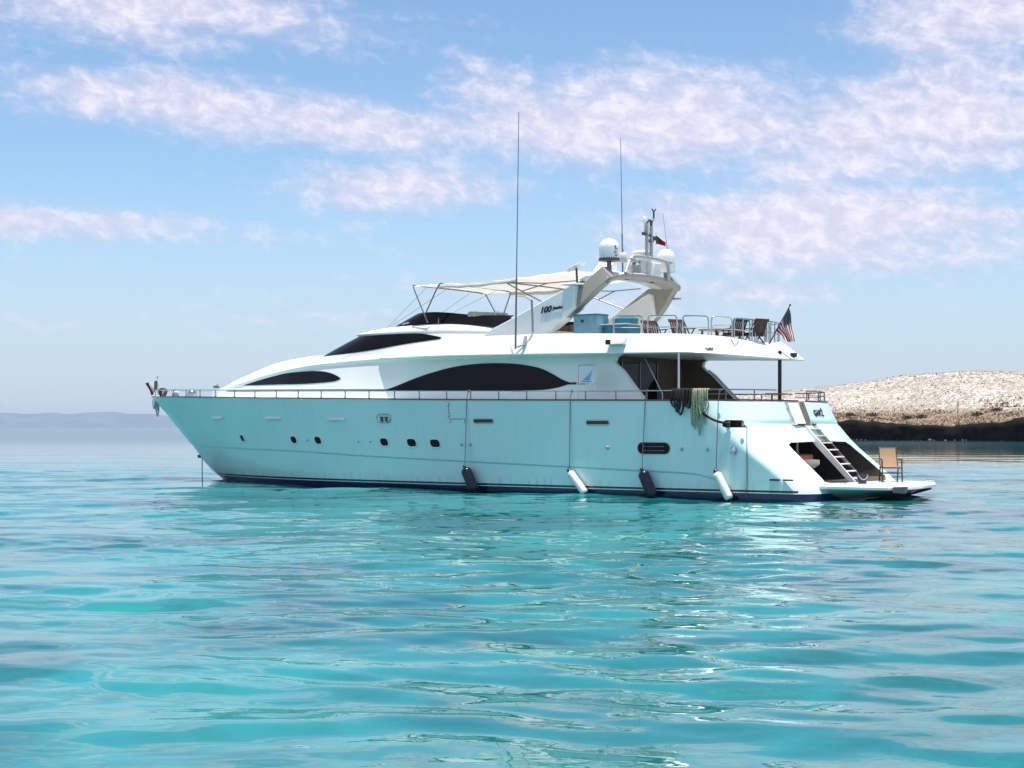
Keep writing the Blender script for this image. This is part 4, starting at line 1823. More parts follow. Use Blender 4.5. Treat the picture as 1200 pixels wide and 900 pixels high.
def bow(u_foot, z_foot, u_top, z_top, sag=.06, y=1.9, yf=2.02):
    return arc([(u_foot, -yf, z_foot), (u_foot + (u_top - u_foot) * .92, -y - .03, z_foot + (z_top - z_foot) * .92), (u_top, -y + .12, z_top)], 4) + \
        arc([(u_top, -y + .35, z_top + .01), (u_top, 0, z_top + .015), (u_top, y - .35, z_top - .0)], 4) + \
        arc([(u_top, y - .12, z_top - .02), (u_foot + (u_top - u_foot) * .92, y + .03, z_foot + (z_top - z_foot) * .92), (u_foot, yf, z_foot)], 4)


for uf, zf, ut, zt in ((12.06, 5.46, 11.32, 6.71), (12.0, 5.8, 12.48, 6.72)):
    mb = MB()
    mb.tube(bow(uf, zf, ut, zt), .022, 8)
    mb.build('frame_bow', DKSTEEL, bim)
mb = MB()
mb.tube(bow(16.95, 5.9, 15.22, 6.60, y=1.9, yf=2.35), .022, 8)
mb.build('frame_bow', DKSTEEL, bim)
for sgn in (-1, 1):
    mb = MB()
    mb.tube([(15.3, sgn * 1.9, 6.6), (16.75, sgn * 1.85, 6.50), (17.9, sgn * 1.8, 6.52)], .018, 6)
    mb.tube([(16.05, sgn * 2.1, 6.28), (16.85, sgn * 1.86, 6.50)], .018, 6)
    mb.build('frame_strut', DKSTEEL, bim)
    mb = MB()
    mb.tube([(8.95, sgn * .75, 5.33), (11.34, sgn * 1.2, 6.72)], .006, 5)
    mb.tube([(8.95, sgn * .75, 5.33), (12.45, sgn * 1.2, 6.72)], .006, 5)
    mb.build('guy_line', DKGREY, bim)
    mb = MB()
    mb.tube([(8.95, sgn * .75, 5.24), (8.95, sgn * .75, 5.38)], .03, 8)
    mb.build('guy_eye', DKGREY, bim)
rows = []
for i in range(31):
    u = 11.3 + (17.9 - 11.3) * i / 30
    row = []
    for j in range(21):
        y = -1.9 + 3.8 * j / 20
        z = 6.74 + (.10 if u > 15.3 else 0) * min(1, (u - 15.3) / 1.5)
        b1_ = .05 * math.sin(math.pi * min(1, max(0, (u - 11.3) / 1.18)))
        b2_ = .13 * math.sin(math.pi * min(1, max(0, (u - 12.48) / 2.75)))
        b3_ = .07 * math.sin(math.pi * min(1, max(0, (u - 15.22) / 2.7)))
        z -= (b1_ + b2_ + b3_) * (.35 + .65 * (1 - (y / 1.9)**2))
        edge = max(0, abs(y) - 1.7) / .2
        z -= .05 * edge**2 + .015 * math.sin(u * 7 + y * 2)
        row.append((u, y, z))
    rows.append(row)
mb = MB()
mb.grid(rows)
cv = mb.build('canvas', THINCANVAS, bim, 60)
mb = MB()
mb.grid([[(u, -1.9 + .02, z + .01), (u, -1.93, z - .05), (u, -1.92, z - .11)] for u, y, z in (r[0] for r in rows[5:21])])
mb.grid([[(u, 1.9 - .02, z + .01), (u, 1.93, z - .05), (u, 1.92, z - .11)] for u, y, z in (r[-1] for r in rows[5:21])])
mb.build('valance', CANVAS, cv, 60)

# ------------------------------------------------------------------ rails of the upper deck
def wing_point(s, inset=.45):
    """s: distance-like parameter along the port edge of the upper deck (u along the side, then round the stern)"""
    P = WP
    # arclength table built once
    return P


arcl = [0.0]
for a, b in zip(WP, WP[1:]):
    arcl.append(arcl[-1] + math.hypot(b[0] - a[0], b[1] - a[1]))


def wing_s(s, inset):
    for i in range(len(arcl) - 1):
        if s <= arcl[i + 1]:
            q = (s - arcl[i]) / (arcl[i + 1] - arcl[i])
            a, b = Vector(WP[i]), Vector(WP[i + 1])
            t = (b - a).normalized()
            p = a + (b - a) * q + Vector((-t.y, t.x)) * inset
            return p
    return Vector(WP[-1])


def s_of_u(u):
    for i in range(len(WP)):
        if WP[i][0] >= u:
            return arcl[i]
    return arcl[-1]


def ins_at(u):
    return .42 if u < 21.3 else .42 + .55 * ((min(u, 24.2) - 21.3) / 2.9)**1.5


def hoop_rail(s0, s1):
    k = 10
    pts = []
    for i in range(k + 1):
        s = s0 + (s1 - s0) * i / k
        p = wing_s(s, .42)
        p = wing_s(s, ins_at(p.x))
        pts.append(p)
    zt = lambda p: tab(WZT, p.x + .3) if p.x < 24 else tab(WZT, p.x)
    base = [tab(WZT, min(p.x + .25, 24.2)) for p in pts]
    H_ = .53
    path = [(*pts[0], base[0] - .1), (*pts[0], base[0] + H_ - .12), (*(pts[0] + (pts[1] - pts[0]) * .3), base[0] + H_ - .03)] + \
           [(*pts[i], base[i] + H_) for i in range(1, k)] + \
           [(*(pts[k] + (pts[k - 1] - pts[k]) * .3), base[k] + H_ - .03), (*pts[k], base[k] + H_ - .12), (*pts[k], base[k] - .1)]
    mb = MB()
    mb.tube(path, .022, 8)
    r = mb.build('rail_hoop', STEEL, wing)
    mb = MB()
    mb.tube([(*pts[i], base[i] + .20) for i in range(k + 1)], .016, 6)
    mb.build('mid_rail', STEEL, r)


s_a = s_of_u(19.85)
L = [(0, 1.0), (1.18, 2.2), (2.38, 3.35), (3.5, 4.45), (4.6, 5.5), (5.65, 6.5), (6.65, 7.4)]
tot = arcl[-1]
for a, b in L:
    hoop_rail(s_a + a, s_a + b)
    hoop_rail(tot - s_a - b, tot - s_a - a)

# ------------------------------------------------------------------ stern: platform, stairs, gate, name
PLAT = [(25.9, -2.35), (26.6, -2.50), (27.6, -2.50), (28.45, -2.40), (28.72, -2.22), (28.80, -1.9), (28.74, -.9), (28.6, 0), (28.38, .9), (28.1, 1.6), (27.85, 2.1), (27.55, 2.42), (27.2, 2.52), (26.6, 2.5), (25.9, 2.35)]


def plat_ring(inset, z):
    c = Vector((27.0, 0))
    out = []
    for u, y in PLAT:
        d = (Vector((u, y)) - c)
        f = max(0.0, 1 - inset / d.length)
        p = c + d * f
        out.append((p.x if u > 26 else u, p.y, z(p.x) if callable(z) else z))
    return out


mb = MB()
rings = [plat_ring(.0, .335), plat_ring(0, .40), plat_ring(.03, .432), plat_ring(.12, .436)]
under = lambda u: .335 - max(0, (28.3 - u)) * .16
rings = [plat_ring(.9, lambda u: max(-.25, .30 - max(0, 28.4 - u) * .20)), plat_ring(.35, lambda u: .31 - max(0, 28.5 - u) * .06)] + rings
mb.grid(rings, close_u=True)
n = len(PLAT)
mb.f += [tuple(range(n))[::-1], tuple((len(rings) - 1) * n + j for j in range(n))]
mb.mi += [0, 0]
plat = mb.build('swim_platform', WHITE, yacht, 40)
mb = MB()
mb.prism([(28.60, -2.42, .27), (28.83, -2.18, .24), (28.83, -1.98, .27), (28.5, -2.0, .27)],
         [(28.60, -2.42, .425), (28.84, -2.18, .425), (28.84, -1.98, .425), (28.5, -2.0, .425)])
mb.build('corner_bracket', DKSTEEL, plat, bevel=.01)
for u, y in ((27.85, 1.75), (27.0, -2.1)):
    mb = MB()
    mb.tube([(u - .12, y, .49), (u + .12, y, .49)], .022, 8)
    for d in (-.05, .05):
        mb.tube([(u + d, y, .43), (u + d, y, .49)], .018, 6)
    mb.build('deck_cleat', STEEL, plat)
for y in (-1.7, 1.7):                        # struts carrying the platform
    mb = MB()
    mb.prism([(26.4, y - .06, -.2), (26.4, y + .06, -.2), (26.4, y + .06, .3), (26.4, y - .06, .3)],
             [(27.9, y - .06, .22), (27.9, y + .06, .22), (27.9, y + .06, .32), (27.9, y - .06, .32)])
    mb.build('support', DKGREY, plat)

stairs = bpy.data.objects.new('boarding_stairs', None)
C.objects.link(stairs)
stairs.parent = yacht
for y, w, d in ((-.42, .05, .15), (.20, .03, .06)):
    mb = MB()
    mb.prism([(24.85, y - w / 2, 2.06), (25.04, y - w / 2, 2.06), (26.60, y - w / 2, .45), (26.60 - d * 1.4, y - w / 2, .45), (24.9, y - w / 2, 2.06 - d)],
             [(24.85, y + w / 2, 2.06), (25.04, y + w / 2, 2.06), (26.60, y + w / 2, .45), (26.60 - d * 1.4, y + w / 2, .45), (24.9, y + w / 2, 2.06 - d)])
    mb.build('stringer', STEEL if y > 0 else OFFWHITE, stairs, bevel=.008)
for i in range(8):
    t = (i + .35) / 8
    u, z = 25.02 + 1.5 * t, 2.03 - 1.6 * t
    mb = MB()
    mb.box((u, -.11, z), (.20, .60, .032))
    mb.build('tread', OFFWHITE, stairs, bevel=.006)
for y in (-.42, .2):
    mb = MB()
    mb.box((24.9, y, 2.09), (.22, .14, .05))
    mb.build('hinge_plate', DKGREY, stairs, bevel=.006)

# opened boarding gate in the gap
mb = MB()
tu = lambda z: transom_u(-.7, z)
mb.prism([(tu(2.15) - .02, -1.0, 2.13), (tu(2.15) - .02, -.36, 2.13), (tu(2.74) - .03, -.36, 2.75), (tu(2.74) - .03, -1.0, 2.75)],
         [(tu(2.15) + .09, -1.0, 2.10), (tu(2.15) + .09, -.36, 2.10), (tu(2.74) + .06, -.36, 2.75), (tu(2.74) + .06, -1.0, 2.75)])
gate = mb.build('boarding_gate', WHITE, yacht, 30, bevel=.015)
mb = MB()
mb.box((tu(2.74) + .01, -.68, 2.775), (.14, .66, .04))
mb.build('gate_cap', WOODRED, gate, bevel=.008)
mb = MB()
for z in (2.25, 2.6):
    mb.box((tu(z) + .03, -1.03, z), (.06, .05, .08))
mb.build('hinge', STEEL, gate)


def transom_text(body, size, yc, zc, m):
    du = (transom_u(yc, zc + .2) - transom_u(yc, zc - .2)) / .4
    dy = (transom_u(yc + .2, zc) - transom_u(yc - .2, zc)) / .4
    M = frame_matrix((transom_u(yc, zc) + .012, yc, zc), (dy, 1, 0), (du, 0, 1))
    return text('name_lettering', body, size, m, hull, M, bold=.010, extrude=.004, squeeze=.95)


transom_text('GARŻ', .27, .80, 2.42, BLACK)

# lintel over the garage mouth
rows = []
for i in range(31):
    y = -1.86 + 3.72 * i / 30
    e = (y / 1.86)**2
    rows.append([(transom_u(y, z) + p, y, z) for z, p in ((1.60, -.06), (1.60, .022 * (1 - e) - .002), (1.63, .03 * (1 - e) - .002), (1.66 + .14 * (1 - e), .016 * (1 - e) - .004), (1.67 + .18 * (1 - e), -.05))])
mb = MB()
mb.grid(rows, close_u=True)
mb.f += [(0, 1, 2, 3, 4), tuple(30 * 5 + j for j in (4, 3, 2, 1, 0))]
mb.mi += [0, 0]
mb.build('garage_lintel', OFFWHITE, hull, 30)
# blue grey vents on the lower quarter
for u in (25.55, 25.95):
    mb = MB()
    y = hull_y(u, .56)
    mb.box((u, y - .01, .575), (.30, .05, .045))
    mb.build('step_light', NAVY, hull, bevel=.008)
# garage fittings
mb = MB()
mb.tube([(24.75, -.45, .47), (24.75, -.45, 1.59)], .035, 8)
mb.build('garage_post', OFFWHITE, yacht)
mb = MB()
mb.box((24.2, .35, .80), (.5, 1.3, .06))
mb.box((24.2, .35, .62), (.46, 1.2, .05))
for dy in (-.6, .6):
    mb.box((24.4, .35 + dy, .64), (.05, .05, .33))
mb.build('garage_bench', GREY, yacht)
mb = MB()
mb.box((25.35, -.75, .52), (.42, .5, .12))
mb.build('garage_step', OFFWHITE, yacht, bevel=.02)
# mouldings on the white quarter: groove line and the starboard twin come with the hull

# side boarding frame with the blue sail mark on its cloth
bf = bpy.data.objects.new('side_gate', None)
C.objects.link(bf)
bf.parent = yacht
gy = -3.28
mb = MB()
mb.tube(arc([(19.02, gy, 2.82), (19.02, gy, 3.3), (19.02, gy, 3.78), (19.08, gy, 3.84), (19.3, gy, 3.85), (19.58, gy, 3.84), (19.64, gy, 3.78), (19.64, gy, 3.3), (19.64, gy, 2.82)], 4), .018, 8)
mb.build('gate_tube', STEEL, bf)
mb = MB()
mb.box((19.33, gy, 3.55), (.56, .012, .50))
gc = mb.build('gate_panel', WHITE, bf)
mb = MB()
for k in range(4):
    x0 = 19.17 + .07 * k
    a, b = (x0, 3.40), (x0 + .16, 3.52 + .09 * k)
    mb.prism([(x0, gy - .010, 3.40), (x0 + .06, gy - .010, 3.40), (x0 + .17, gy - .010, 3.50 + .085 * k)],
             [(x0, gy - .005, 3.40), (x0 + .06, gy - .005, 3.40), (x0 + .17, gy - .005, 3.50 + .085 * k)])
mb.box((19.31, gy - .008, 3.365), (.40, .006, .03))
mb.build('sail_mark', LOGOBLUE, gc)
for u in (19.02, 19.34, 19.64):
    mb = MB()
    mb.box((u, gy - .02, 3.30), (.05, .06, .07))
    mb.build('gate_clamp', STEEL, bf, bevel=.008)

# foredeck gear that belongs to the yacht
mb = MB()
mb.prism([(-3.9, -.16, 3.10), (-3.9, .16, 3.10), (-3.0, .2, 3.12), (-3.0, -.2, 3.12)], [(-3.95, -.16, 3.18), (-3.95, .16, 3.18), (-3.0, .2, 3.2), (-3.0, -.2, 3.2)])
mb.tube([(-3.93, -.2, 3.2), (-3.93, .2, 3.2)], .06, 10)
mb.build('bow_roller', STEEL, yacht)
mb = MB()
mb.lathe([(.16, 0), (.18, .03), (.14, .08), (.12, .2), (.17, .26), (.17, .30), (.05, .33)], (-2.5, -.25, 3.17), 18)
mb.build('windlass', STEEL, yacht)
mb = MB()
mb.lathe([(.14, 0), (.19, .03), (.19, .16), (.17, .25), (.10, .31), (.02, .33)], (-.95, -.75, 3.12), 18)
mb.build('deck_capstan', STEEL, yacht)
mb = MB()
mb.lathe([(.10, 0), (.13, .03), (.13, .07), (.03, .10)], (.2, -.55, 3.50), 12)
mb.tube([(.2, -.55, 3.58), (.3, -.55, 3.66)], .012, 6)
mb.build('deck_vent', DKGREY, yacht)
mb = MB()
mb.tube([(-3.6, .35, 3.46), (-3.75, .2, 3.5), (-3.82, 0, 3.5), (-3.75, -.2, 3.5), (-3.6, -.35, 3.46)], .02, 8)
for y in (-.2, .2):
    mb.tube([(-3.75, y, 3.15), (-3.75, y, 3.5)], .02, 8)
mb.build('pulpit', STEEL, yacht)

# ------------------------------------------------------------------ things hung on, resting on, or tied to the yacht


def hull_out(u, z, d=0.0):
    return hull_y(u, z) - step_off - d


FL = 'fenders hanging along the port side'


def fender(label, u_top, z_top, u_bot, z_bot, r, m, cap, rail_u):
    y = min(hull_out(u_top, z_top), hull_out(u_bot, max(z_bot, .1))) - r - .005
    t = thing('fender', label, 'fender', (u_top, y, z_top), 0, FL)
    L_ = math.hypot(u_bot - u_top, z_bot - z_top)
    a = math.atan2(u_bot - u_top, -(z_bot - z_top))
    M = Matrix.Rotation(math.pi - a, 3, 'Y') if False else Matrix.Rotation(-a, 3, 'Y') @ Matrix.Rotation(math.pi, 3, 'X')
    prof = []
    for k in range(7):
        q = math.pi / 2 * k / 6
        prof.append((max(.012, r * math.sin(q)), r * .9 * (1 - math.cos(q))))
    for k in range(7):
        q = math.pi / 2 * k / 6
        prof.append((max(.012, r * math.cos(q)), L_ - r * .9 + r * .9 * math.sin(q)))
    mb = MB()
    mb.lathe(prof, (0, 0, 0), 20, M)
    mb.build('body', m, t, 50)
    for side in (0, 1):
        mb = MB()
        s = L_ + .02 if side else -.02
        pr = [(.03, -.07), (.055, -.05), (.06, 0), (r * .62, .05), (r * .80, .085)] if m is FENDWHITE else [(.03, -.06), (.05, -.04), (.05, .02), (.03, .03)]
        if side:
            pr = [(a_, s - b_) for a_, b_ in reversed(pr)]
        else:
            pr = [(a_, s + b_) for a_, b_ in pr]
        mb.lathe(pr, (0, 0, 0), 16, M)
        mb.build('end_cap', cap, t, 50)
    mb = MB()
    zt = zsheer(rail_u) + .29
    yr = hull_y(rail_u, zsheer(rail_u)) + .05
    ye = hull_out(rail_u, zsheer(rail_u) - .05) - .015
    pts = [(0, 0, .05), (rail_u - u_top, ye - y, zsheer(rail_u) - z_top + .02), (rail_u - u_top, yr - .02 - y, zt - z_top + .02)]
    mb.tube(pts, .012, 6)
    mb.build('fender_line', DKSTEEL, t)
    mb = MB()
    mb.tube([(rail_u - u_top + .035 * math.cos(q), yr - y + .035 * math.sin(q) * .4, zt - z_top + .035 * math.sin(q)) for q in (k * .7 for k in range(10))], .013, 6)
    mb.build('knot', DKGREY, t)
    return t


fender('glossy navy fender hanging below the hinged door seam, foremost of the four', 14.95, .76, 15.36, .0, .165, NAVY, NAVY, 15.02)
fender('white fender with navy ends hanging by the side gate with the sail mark', 18.9, .70, 19.48, .05, .115, FENDWHITE, NAVY, 18.91)
fender('glossy navy fender hanging below the black oval window', 21.46, .77, 21.86, -.02, .165, NAVY, NAVY, 21.49)
fender('white fender with navy ends hanging nearest the white stern quarter', 23.84, .76, 24.28, -.0, .125, FENDWHITE, NAVY, 23.85)

# coiled lines thrown over the rail
RG = 'mooring lines hung over the port rail'
ry = hull_y(22.8, zsheer(22.8)) + .03


def hank(name, label, u0, u1, lows, r, m, seed):
    rng = random.Random(seed)
    base = (u0, ry, 3.05)
    t = thing(name, label, 'rope', base, 0, RG)
    k = len(lows)
    for i, (zl, w) in enumerate(lows):
        uc = u0 + (u1 - u0) * (i + .5) / k
        yo = hull_out(uc, 2.6) - .03 - r - .035 * (i % 3) - ry
        pts = arc([(uc - u0 - w * .35, .03, .01), (uc - u0 - w * .4, (yo) * .75, .02), (uc - u0 - w * .5, yo, -.2), (uc - u0 - w * .55 + rng.uniform(-.02, .02), yo, (zl - 3.05) * .7),
                   (uc - u0, yo, zl - 3.05), (uc - u0 + w * .55 + rng.uniform(-.02, .02), yo, (zl - 3.05) * .7), (uc - u0 + w * .5, yo - .02, -.2), (uc - u0 + w * .4, yo * .75, .02), (uc - u0 + w * .35, .03, .01)], 5)
        mb = MB()
        mb.tube(pts, r, 7)
        mb.build('rope_loop', m, t)
    return t


bk_ = hank('mooring_rope', 'thick black mooring rope hung in three loops over the port rail', 22.42, 23.02, [(2.58, .17), (2.44, .17), (2.36, .17), (2.60, .10), (2.55, .12)], .03, ROPEBLK, 1)
mb = MB()
o_ = Vector((22.42, ry, 3.05))
pts = [(23.0, hull_out(23.0, 2.7) - .06, 2.75), (23.35, hull_out(23.3, 2.45) - .05, 2.42), (23.7, hull_out(23.7, 2.25) - .04, 2.22), (23.98, hull_out(23.98, 2.15) - .03, 2.14), (24.2, hull_out(24.2, 2.1) + .06, 2.10)]
mb.tube(arc([Vector(p) - o_ for p in pts], 5), .034, 8)
mb.build('rope_tail', ROPEBLK, bk_)
hank('mooring_rope', 'pale green mooring rope hung in long loops over the port rail', 23.02, 23.52,
     [(2.05, .10), (2.02, .09), (1.95, .10), (2.2, .09), (1.78, .09), (2.35, .10), (2.1, .08), (2.45, .13)], .018, ROPEGRN, 2)
# fairlead rollers in the pocket
for u in (24.1, 24.55):
    mb = MB()
    mb.lathe([(.05, 0), (.035, .03), (.035, .12), (.05, .15)], (u, hull_y(u, 2.1) + .06, 2.03), 12)
    mb.build('fairlead', STEEL, hull)

# lines over the bow
t = thing('bow_rope', 'pale rope hanging in loops from the bow roller', 'rope', (-3.45, -.32, 3.25))
for i, (du, zl, w, m) in enumerate([(0, -.62, .07, ROPEWHT), (.1, -.80, .08, ROPEWHT), (-.08, -.5, .06, ROPEWHT), (.16, -.55, .08, ROPEWHT)]):
    mb = MB()
    mb.tube(arc([(du - w, .1, .0), (du - w, -.06 - .03 * i, -.1), (du - w * .8, -.08 - .03 * i, zl * .7), (du, -.08 - .03 * i, zl), (du + w * .8, -.08 - .03 * i, zl * .7), (du + w, -.06 - .03 * i, -.1), (du + w, .1, 0)], 5), .028, 7)
    mb.build('rope_loop', m, t)
t = thing('coiled_hose', 'dark coiled line lying on the foredeck behind the bow roller', 'coil', (-3.05, -.42, 3.20))
for k in range(3):
    mb = MB()
    mb.tube([(.16 * math.cos(q), .05 * k - .05 + .03 * math.sin(q * 2), .17 + .16 * math.sin(q)) for q in (2 * math.pi * j / 20 for j in range(20))], .035, 7, closed=True)
    mb.build('coil_loop', mat('brown rope', (0.07, 0.045, 0.03), 0.8, vary=.3, vscale=12), t)
# anchor chain straight down from the stem
t = thing('anchor_chain', 'thin dark anchor chain dropping from the stem into the water', 'chain', (-1.22, 0, -.3))
mb = MB()
for k in range(22):
    z = 1.12 - k * .064
    a = (k % 2) * math.pi / 2
    ring_ = [((.016 * math.cos(q)) * math.cos(a) + .004 * (k - 11) * .2, (.016 * math.cos(q)) * math.sin(a), z + .042 * math.sin(q)) for q in (2 * math.pi * j / 10 for j in range(10))]
    mb.tube(ring_, .010, 5, closed=True)
mb.build('links', DKGREY, t)
mb = MB()
mb.lathe([(.04, 0), (.05, .02), (.03, .06)], (-.06, 0, 1.12), 10)
mb.box((-.10, 0, 1.18), (.2, .12, .12))
mb.build('shackle', DKGREY, t)


# flags
def cloth(name, quads, parent, fn, nu, nv, colour):
    """cloth patch: fn(s,t) -> point; colour(i,j) -> material slot"""
    mb = MB()
    P = [[Vector(fn(i / nu, j / nv)) for j in range(nv + 1)] for i in range(nu + 1)]
    mb.v = [tuple(p) for r in P for p in r]
    for i in range(nu):
        for j in range(nv):
            a = i * (nv + 1) + j
            mb.f.append((a, a + 1, a + nv + 2, a + nv + 1))
            mb.mi.append(colour(i, j))
    return mb


t = thing('stern_flag', 'stars and stripes flag hanging from a slanting staff at the aft rail', 'flag', (23.48, .3, 4.50))
A, Bp, Cc, D = Vector((.62, 0, 1.03)), Vector((.18, 0, .40)), Vector((.60, .10, .02)), Vector((.78, .12, .03))


def usf(s, q):
    a = A + (D - A) * s
    b = Bp + (Cc - Bp) * s
    p = a + (b - a) * q
    p.y += .06 * math.sin(q * 9 + s * 2.5) * (.25 + .75 * s) - .15 * s
    p.x += .02 * math.sin(s * 8 + q * 4)
    return p


mb = cloth('flag_cloth', None, t, usf, 30, 26, lambda i, j: 2 if (i < 12 and j < 14) else (j // 2) % 2)
fc = mb.build('flag_cloth', [RED, FWHITE, FBLUE], t, 180)
mb = MB()
for i in range(5):
    for j in range(6):
        p = usf((i + .6) / 5 * .38, (j + .5) / 6 * .52)
        for sg in (-1, 1):
            o3 = len(mb.v)
            ctr = p + Vector((0, sg * .006, 0))
            vs = []
            for k in range(10):
                r_ = .018 if k % 2 == 0 else .008
                vs.append(ctr + Vector((r_ * math.sin(k * math.pi / 5), 0, r_ * math.cos(k * math.pi / 5))))
            mb.add(vs, [tuple(range(10))])
st_ = mb.build('stars', FWHITE, fc)
st_['kind'] = 'stuff'
mb = MB()
mb.tube([(-.05, 0, -.02), (.64, 0, 1.08)], [.022, .016], 8)
mb.build('staff', DKWOOD, t)
mb = MB()
mb.lathe([(.02, 0), (.035, .02), (.03, .05), (.01, .065)], (.65, 0, 1.08), 10)
mb.build('finial', DKGREY, t)

t = thing('bow_flag', 'small green white and red flag drooping at the bow staff', 'flag', (-3.88, 0, 3.2))


def bff(s, q):
    a = Vector((0, 0, .68)) + (Vector((-.40, -.26, .56)) - Vector((0, 0, .68))) * s
    b = Vector((.0, 0, .28)) + (Vector((-.20, -.16, .08)) - Vector((.0, 0, .28))) * s
    p = a + (b - a) * q
    p.y += .05 * math.sin(s * 6 + q * 3)
    return p


cloth('f', None, t, bff, 18, 10, lambda i, j: 0 if i < 6 else (1 if i < 12 else 2)).build('flag_cloth', [FGREEN, FWHITE, RED], t, 180)
mb = MB()
mb.tube([(0.02, 0, -.05), (0.0, 0, .78)], [.016, .012], 8)
mb.build('staff', STEEL, t)
mb = MB()
mb.lathe([(.02, 0), (.03, .03), (.012, .06)], (0, 0, .78), 8)
mb.build('finial', DKGREY, t)

t = thing('courtesy_flag', 'small red flag fluttering on the radar mast', 'flag', (19.39, .34, 7.85))


def cff(s, q):
    return Vector((.02 + .26 * s, .04 + .12 * s + .03 * math.sin(s * 7), .16 - .22 * s + (-.26 + .14 * s) * q))


cloth('f', None, t, cff, 12, 6, lambda i, j: 1 if (i < 3) else 0).build('flag_cloth', [RED, FGREEN], t, 180)
mb = MB()
mb.tube([(.02, .03, -.15), (.02, .03, .25)], .006, 6)
mb.build('halyard', DKGREY, t)


# chair on the platform: dark frame, tan sling seat and back
def frame_tube(pts, r=.022):
    mb = MB()
    mb.tube(pts, r, 8)
    return mb


t = thing('patio_chair', 'tan sling armchair with dark frame standing on the swim platform', 'chair', (26.90, 1.16, .436), rad(-54))
# local: x forward (aft of the yacht), y across
for sg in (-1, 1):
    frame_tube([(.30, sg * .28, 0), (.24, sg * .28, .42), (.22, sg * .28, .63)]).build('leg', DKWOOD, t)
    frame_tube([(-.30, sg * .26, 0), (-.16, sg * .26, .40), (-.14, sg * .26, .44)]).build('leg', DKWOOD, t)
    frame_tube([(.25, sg * .285, .62), (.20, sg * .29, .655), (0, sg * .29, .65), (-.20, sg * .26, .62)], .02).build('armrest', DKWOOD, t)
mb = MB()
mb.box((.02, 0, .42), (.50, .50, .035), Matrix.Rotation(rad(-3), 3, 'Y'))
mb.build('seat', TAN, t, bevel=.012)
mb = MB()
mb.tube([(.27, -.27, .40), (.27, .27, .40)], .016, 8)
mb.tube([(.25, -.27, .25), (.25, .27, .25)], .013, 8)
mb.tube([(-.24, -.26, .25), (-.24, .26, .25)], .013, 8)
mb.build('stretcher', DKWOOD, t)
mb = MB()
rows = []
for i in range(9):
    q = i / 8
    rows.append([(-.21 - .20 * q - .03 * math.sin(q * 3), -.235 + .47 * j / 6, .43 + .53 * q) for j in range(7)])
mb.grid(rows)
mb.grid([[(x - .014, y, z) for x, y, z in r] for r in rows], flip=True)
bkk = mb.build('backrest', TAN, t, 60)
mb = MB()
mb.tube(arc([(-.16, -.25, .40), (-.30, -.25, .65), (-.42, -.24, .95), (-.43, -.2, .975), (-.43, .2, .975), (-.42, .24, .95), (-.30, .25, .65), (-.16, .25, .40)], 3), .014, 8)
mb.build('back_frame', DKWOOD, bkk)

t = thing('bucket', 'navy bucket with a white handle loop at the foot of the stairs', 'bucket', (26.92, -.72, .436))
mb = MB()
mb.lathe([(.02, .012), (.115, .012), (.15, .27), (.165, .27), (.165, .285), (.145, .285), (.11, .03), (.02, .03)], (0, 0, -.01), 24)
mb.build('shell', mat('navy plastic', (0.012, 0.018, 0.06), 0.35), t, 40)
mb = MB()
mb.tube([(.158 * math.cos(a_), .158 * math.sin(a_), .262 - .15 * math.cos((a_ - rad(-50)) / rad(62) * math.pi / 2)) for a_ in (rad(-50) + rad(62) * (k / 6 - 1) for k in range(13))], .009, 6)
mb.build('handle', FWHITE, t)

# tender stowed in the garage
t = thing('tender', 'small cream and brown tender stowed inside the stern garage', 'tender', (24.7, -.85, .46), rad(-4))
rows = []
for i in range(15):
    q = i / 14
    x = -1.3 + 2.3 * q
    w = .62 * (1 - max(0, (q - .55) / .45)**2.2) + .02
    zb = .18 + .30 * max(0, (q - .5) / .5)**2
    rows.append([(x, w * math.sin(a) if abs(a) < 1.6 else 0, .62 - (.62 - zb) * math.cos(a)**.8 if abs(a) < 1.57 else .62) for a in (-math.pi / 2 + math.pi * k / 14 for k in range(15))])
mb = MB()
mb.grid(rows)
n = 15
mb.f += [tuple(range(n)), tuple(14 * n + k for k in reversed(range(n)))]
mb.mi += [0, 0]
for i in range(14):
    mb.f.append((i * n, (i + 1) * n, (i + 1) * n + n - 1, i * n + n - 1))
    mb.mi.append(0)
mb.build('hull', mat('cream gelcoat', (0.78, 0.72, 0.55), 0.3, coat=.3), t, 40)
mb = MB()
mb.box((-.2, 0, .70), (1.5, .9, .16))
mb.build('cover', REDBROWN, t, bevel=.05)
mb = MB()
for x in (-.8, .4):
    mb.box((x, 0, .09), (.10, .8, .18))
mb.build('cradle', REDBROWN, t)
t = thing('storage_box', 'white storage box on the bench inside the garage', 'box', (24.2, .25, .83), .2)
mb = MB()
mb.box((0, 0, .19), (.34, .34, .36))
mb.build('box_body', FENDWHITE, t, bevel=.02)
mb = MB()
mb.box((0, 0, .39), (.37, .37, .05))
mb.build('lid', FENDWHITE, t, bevel=.012)

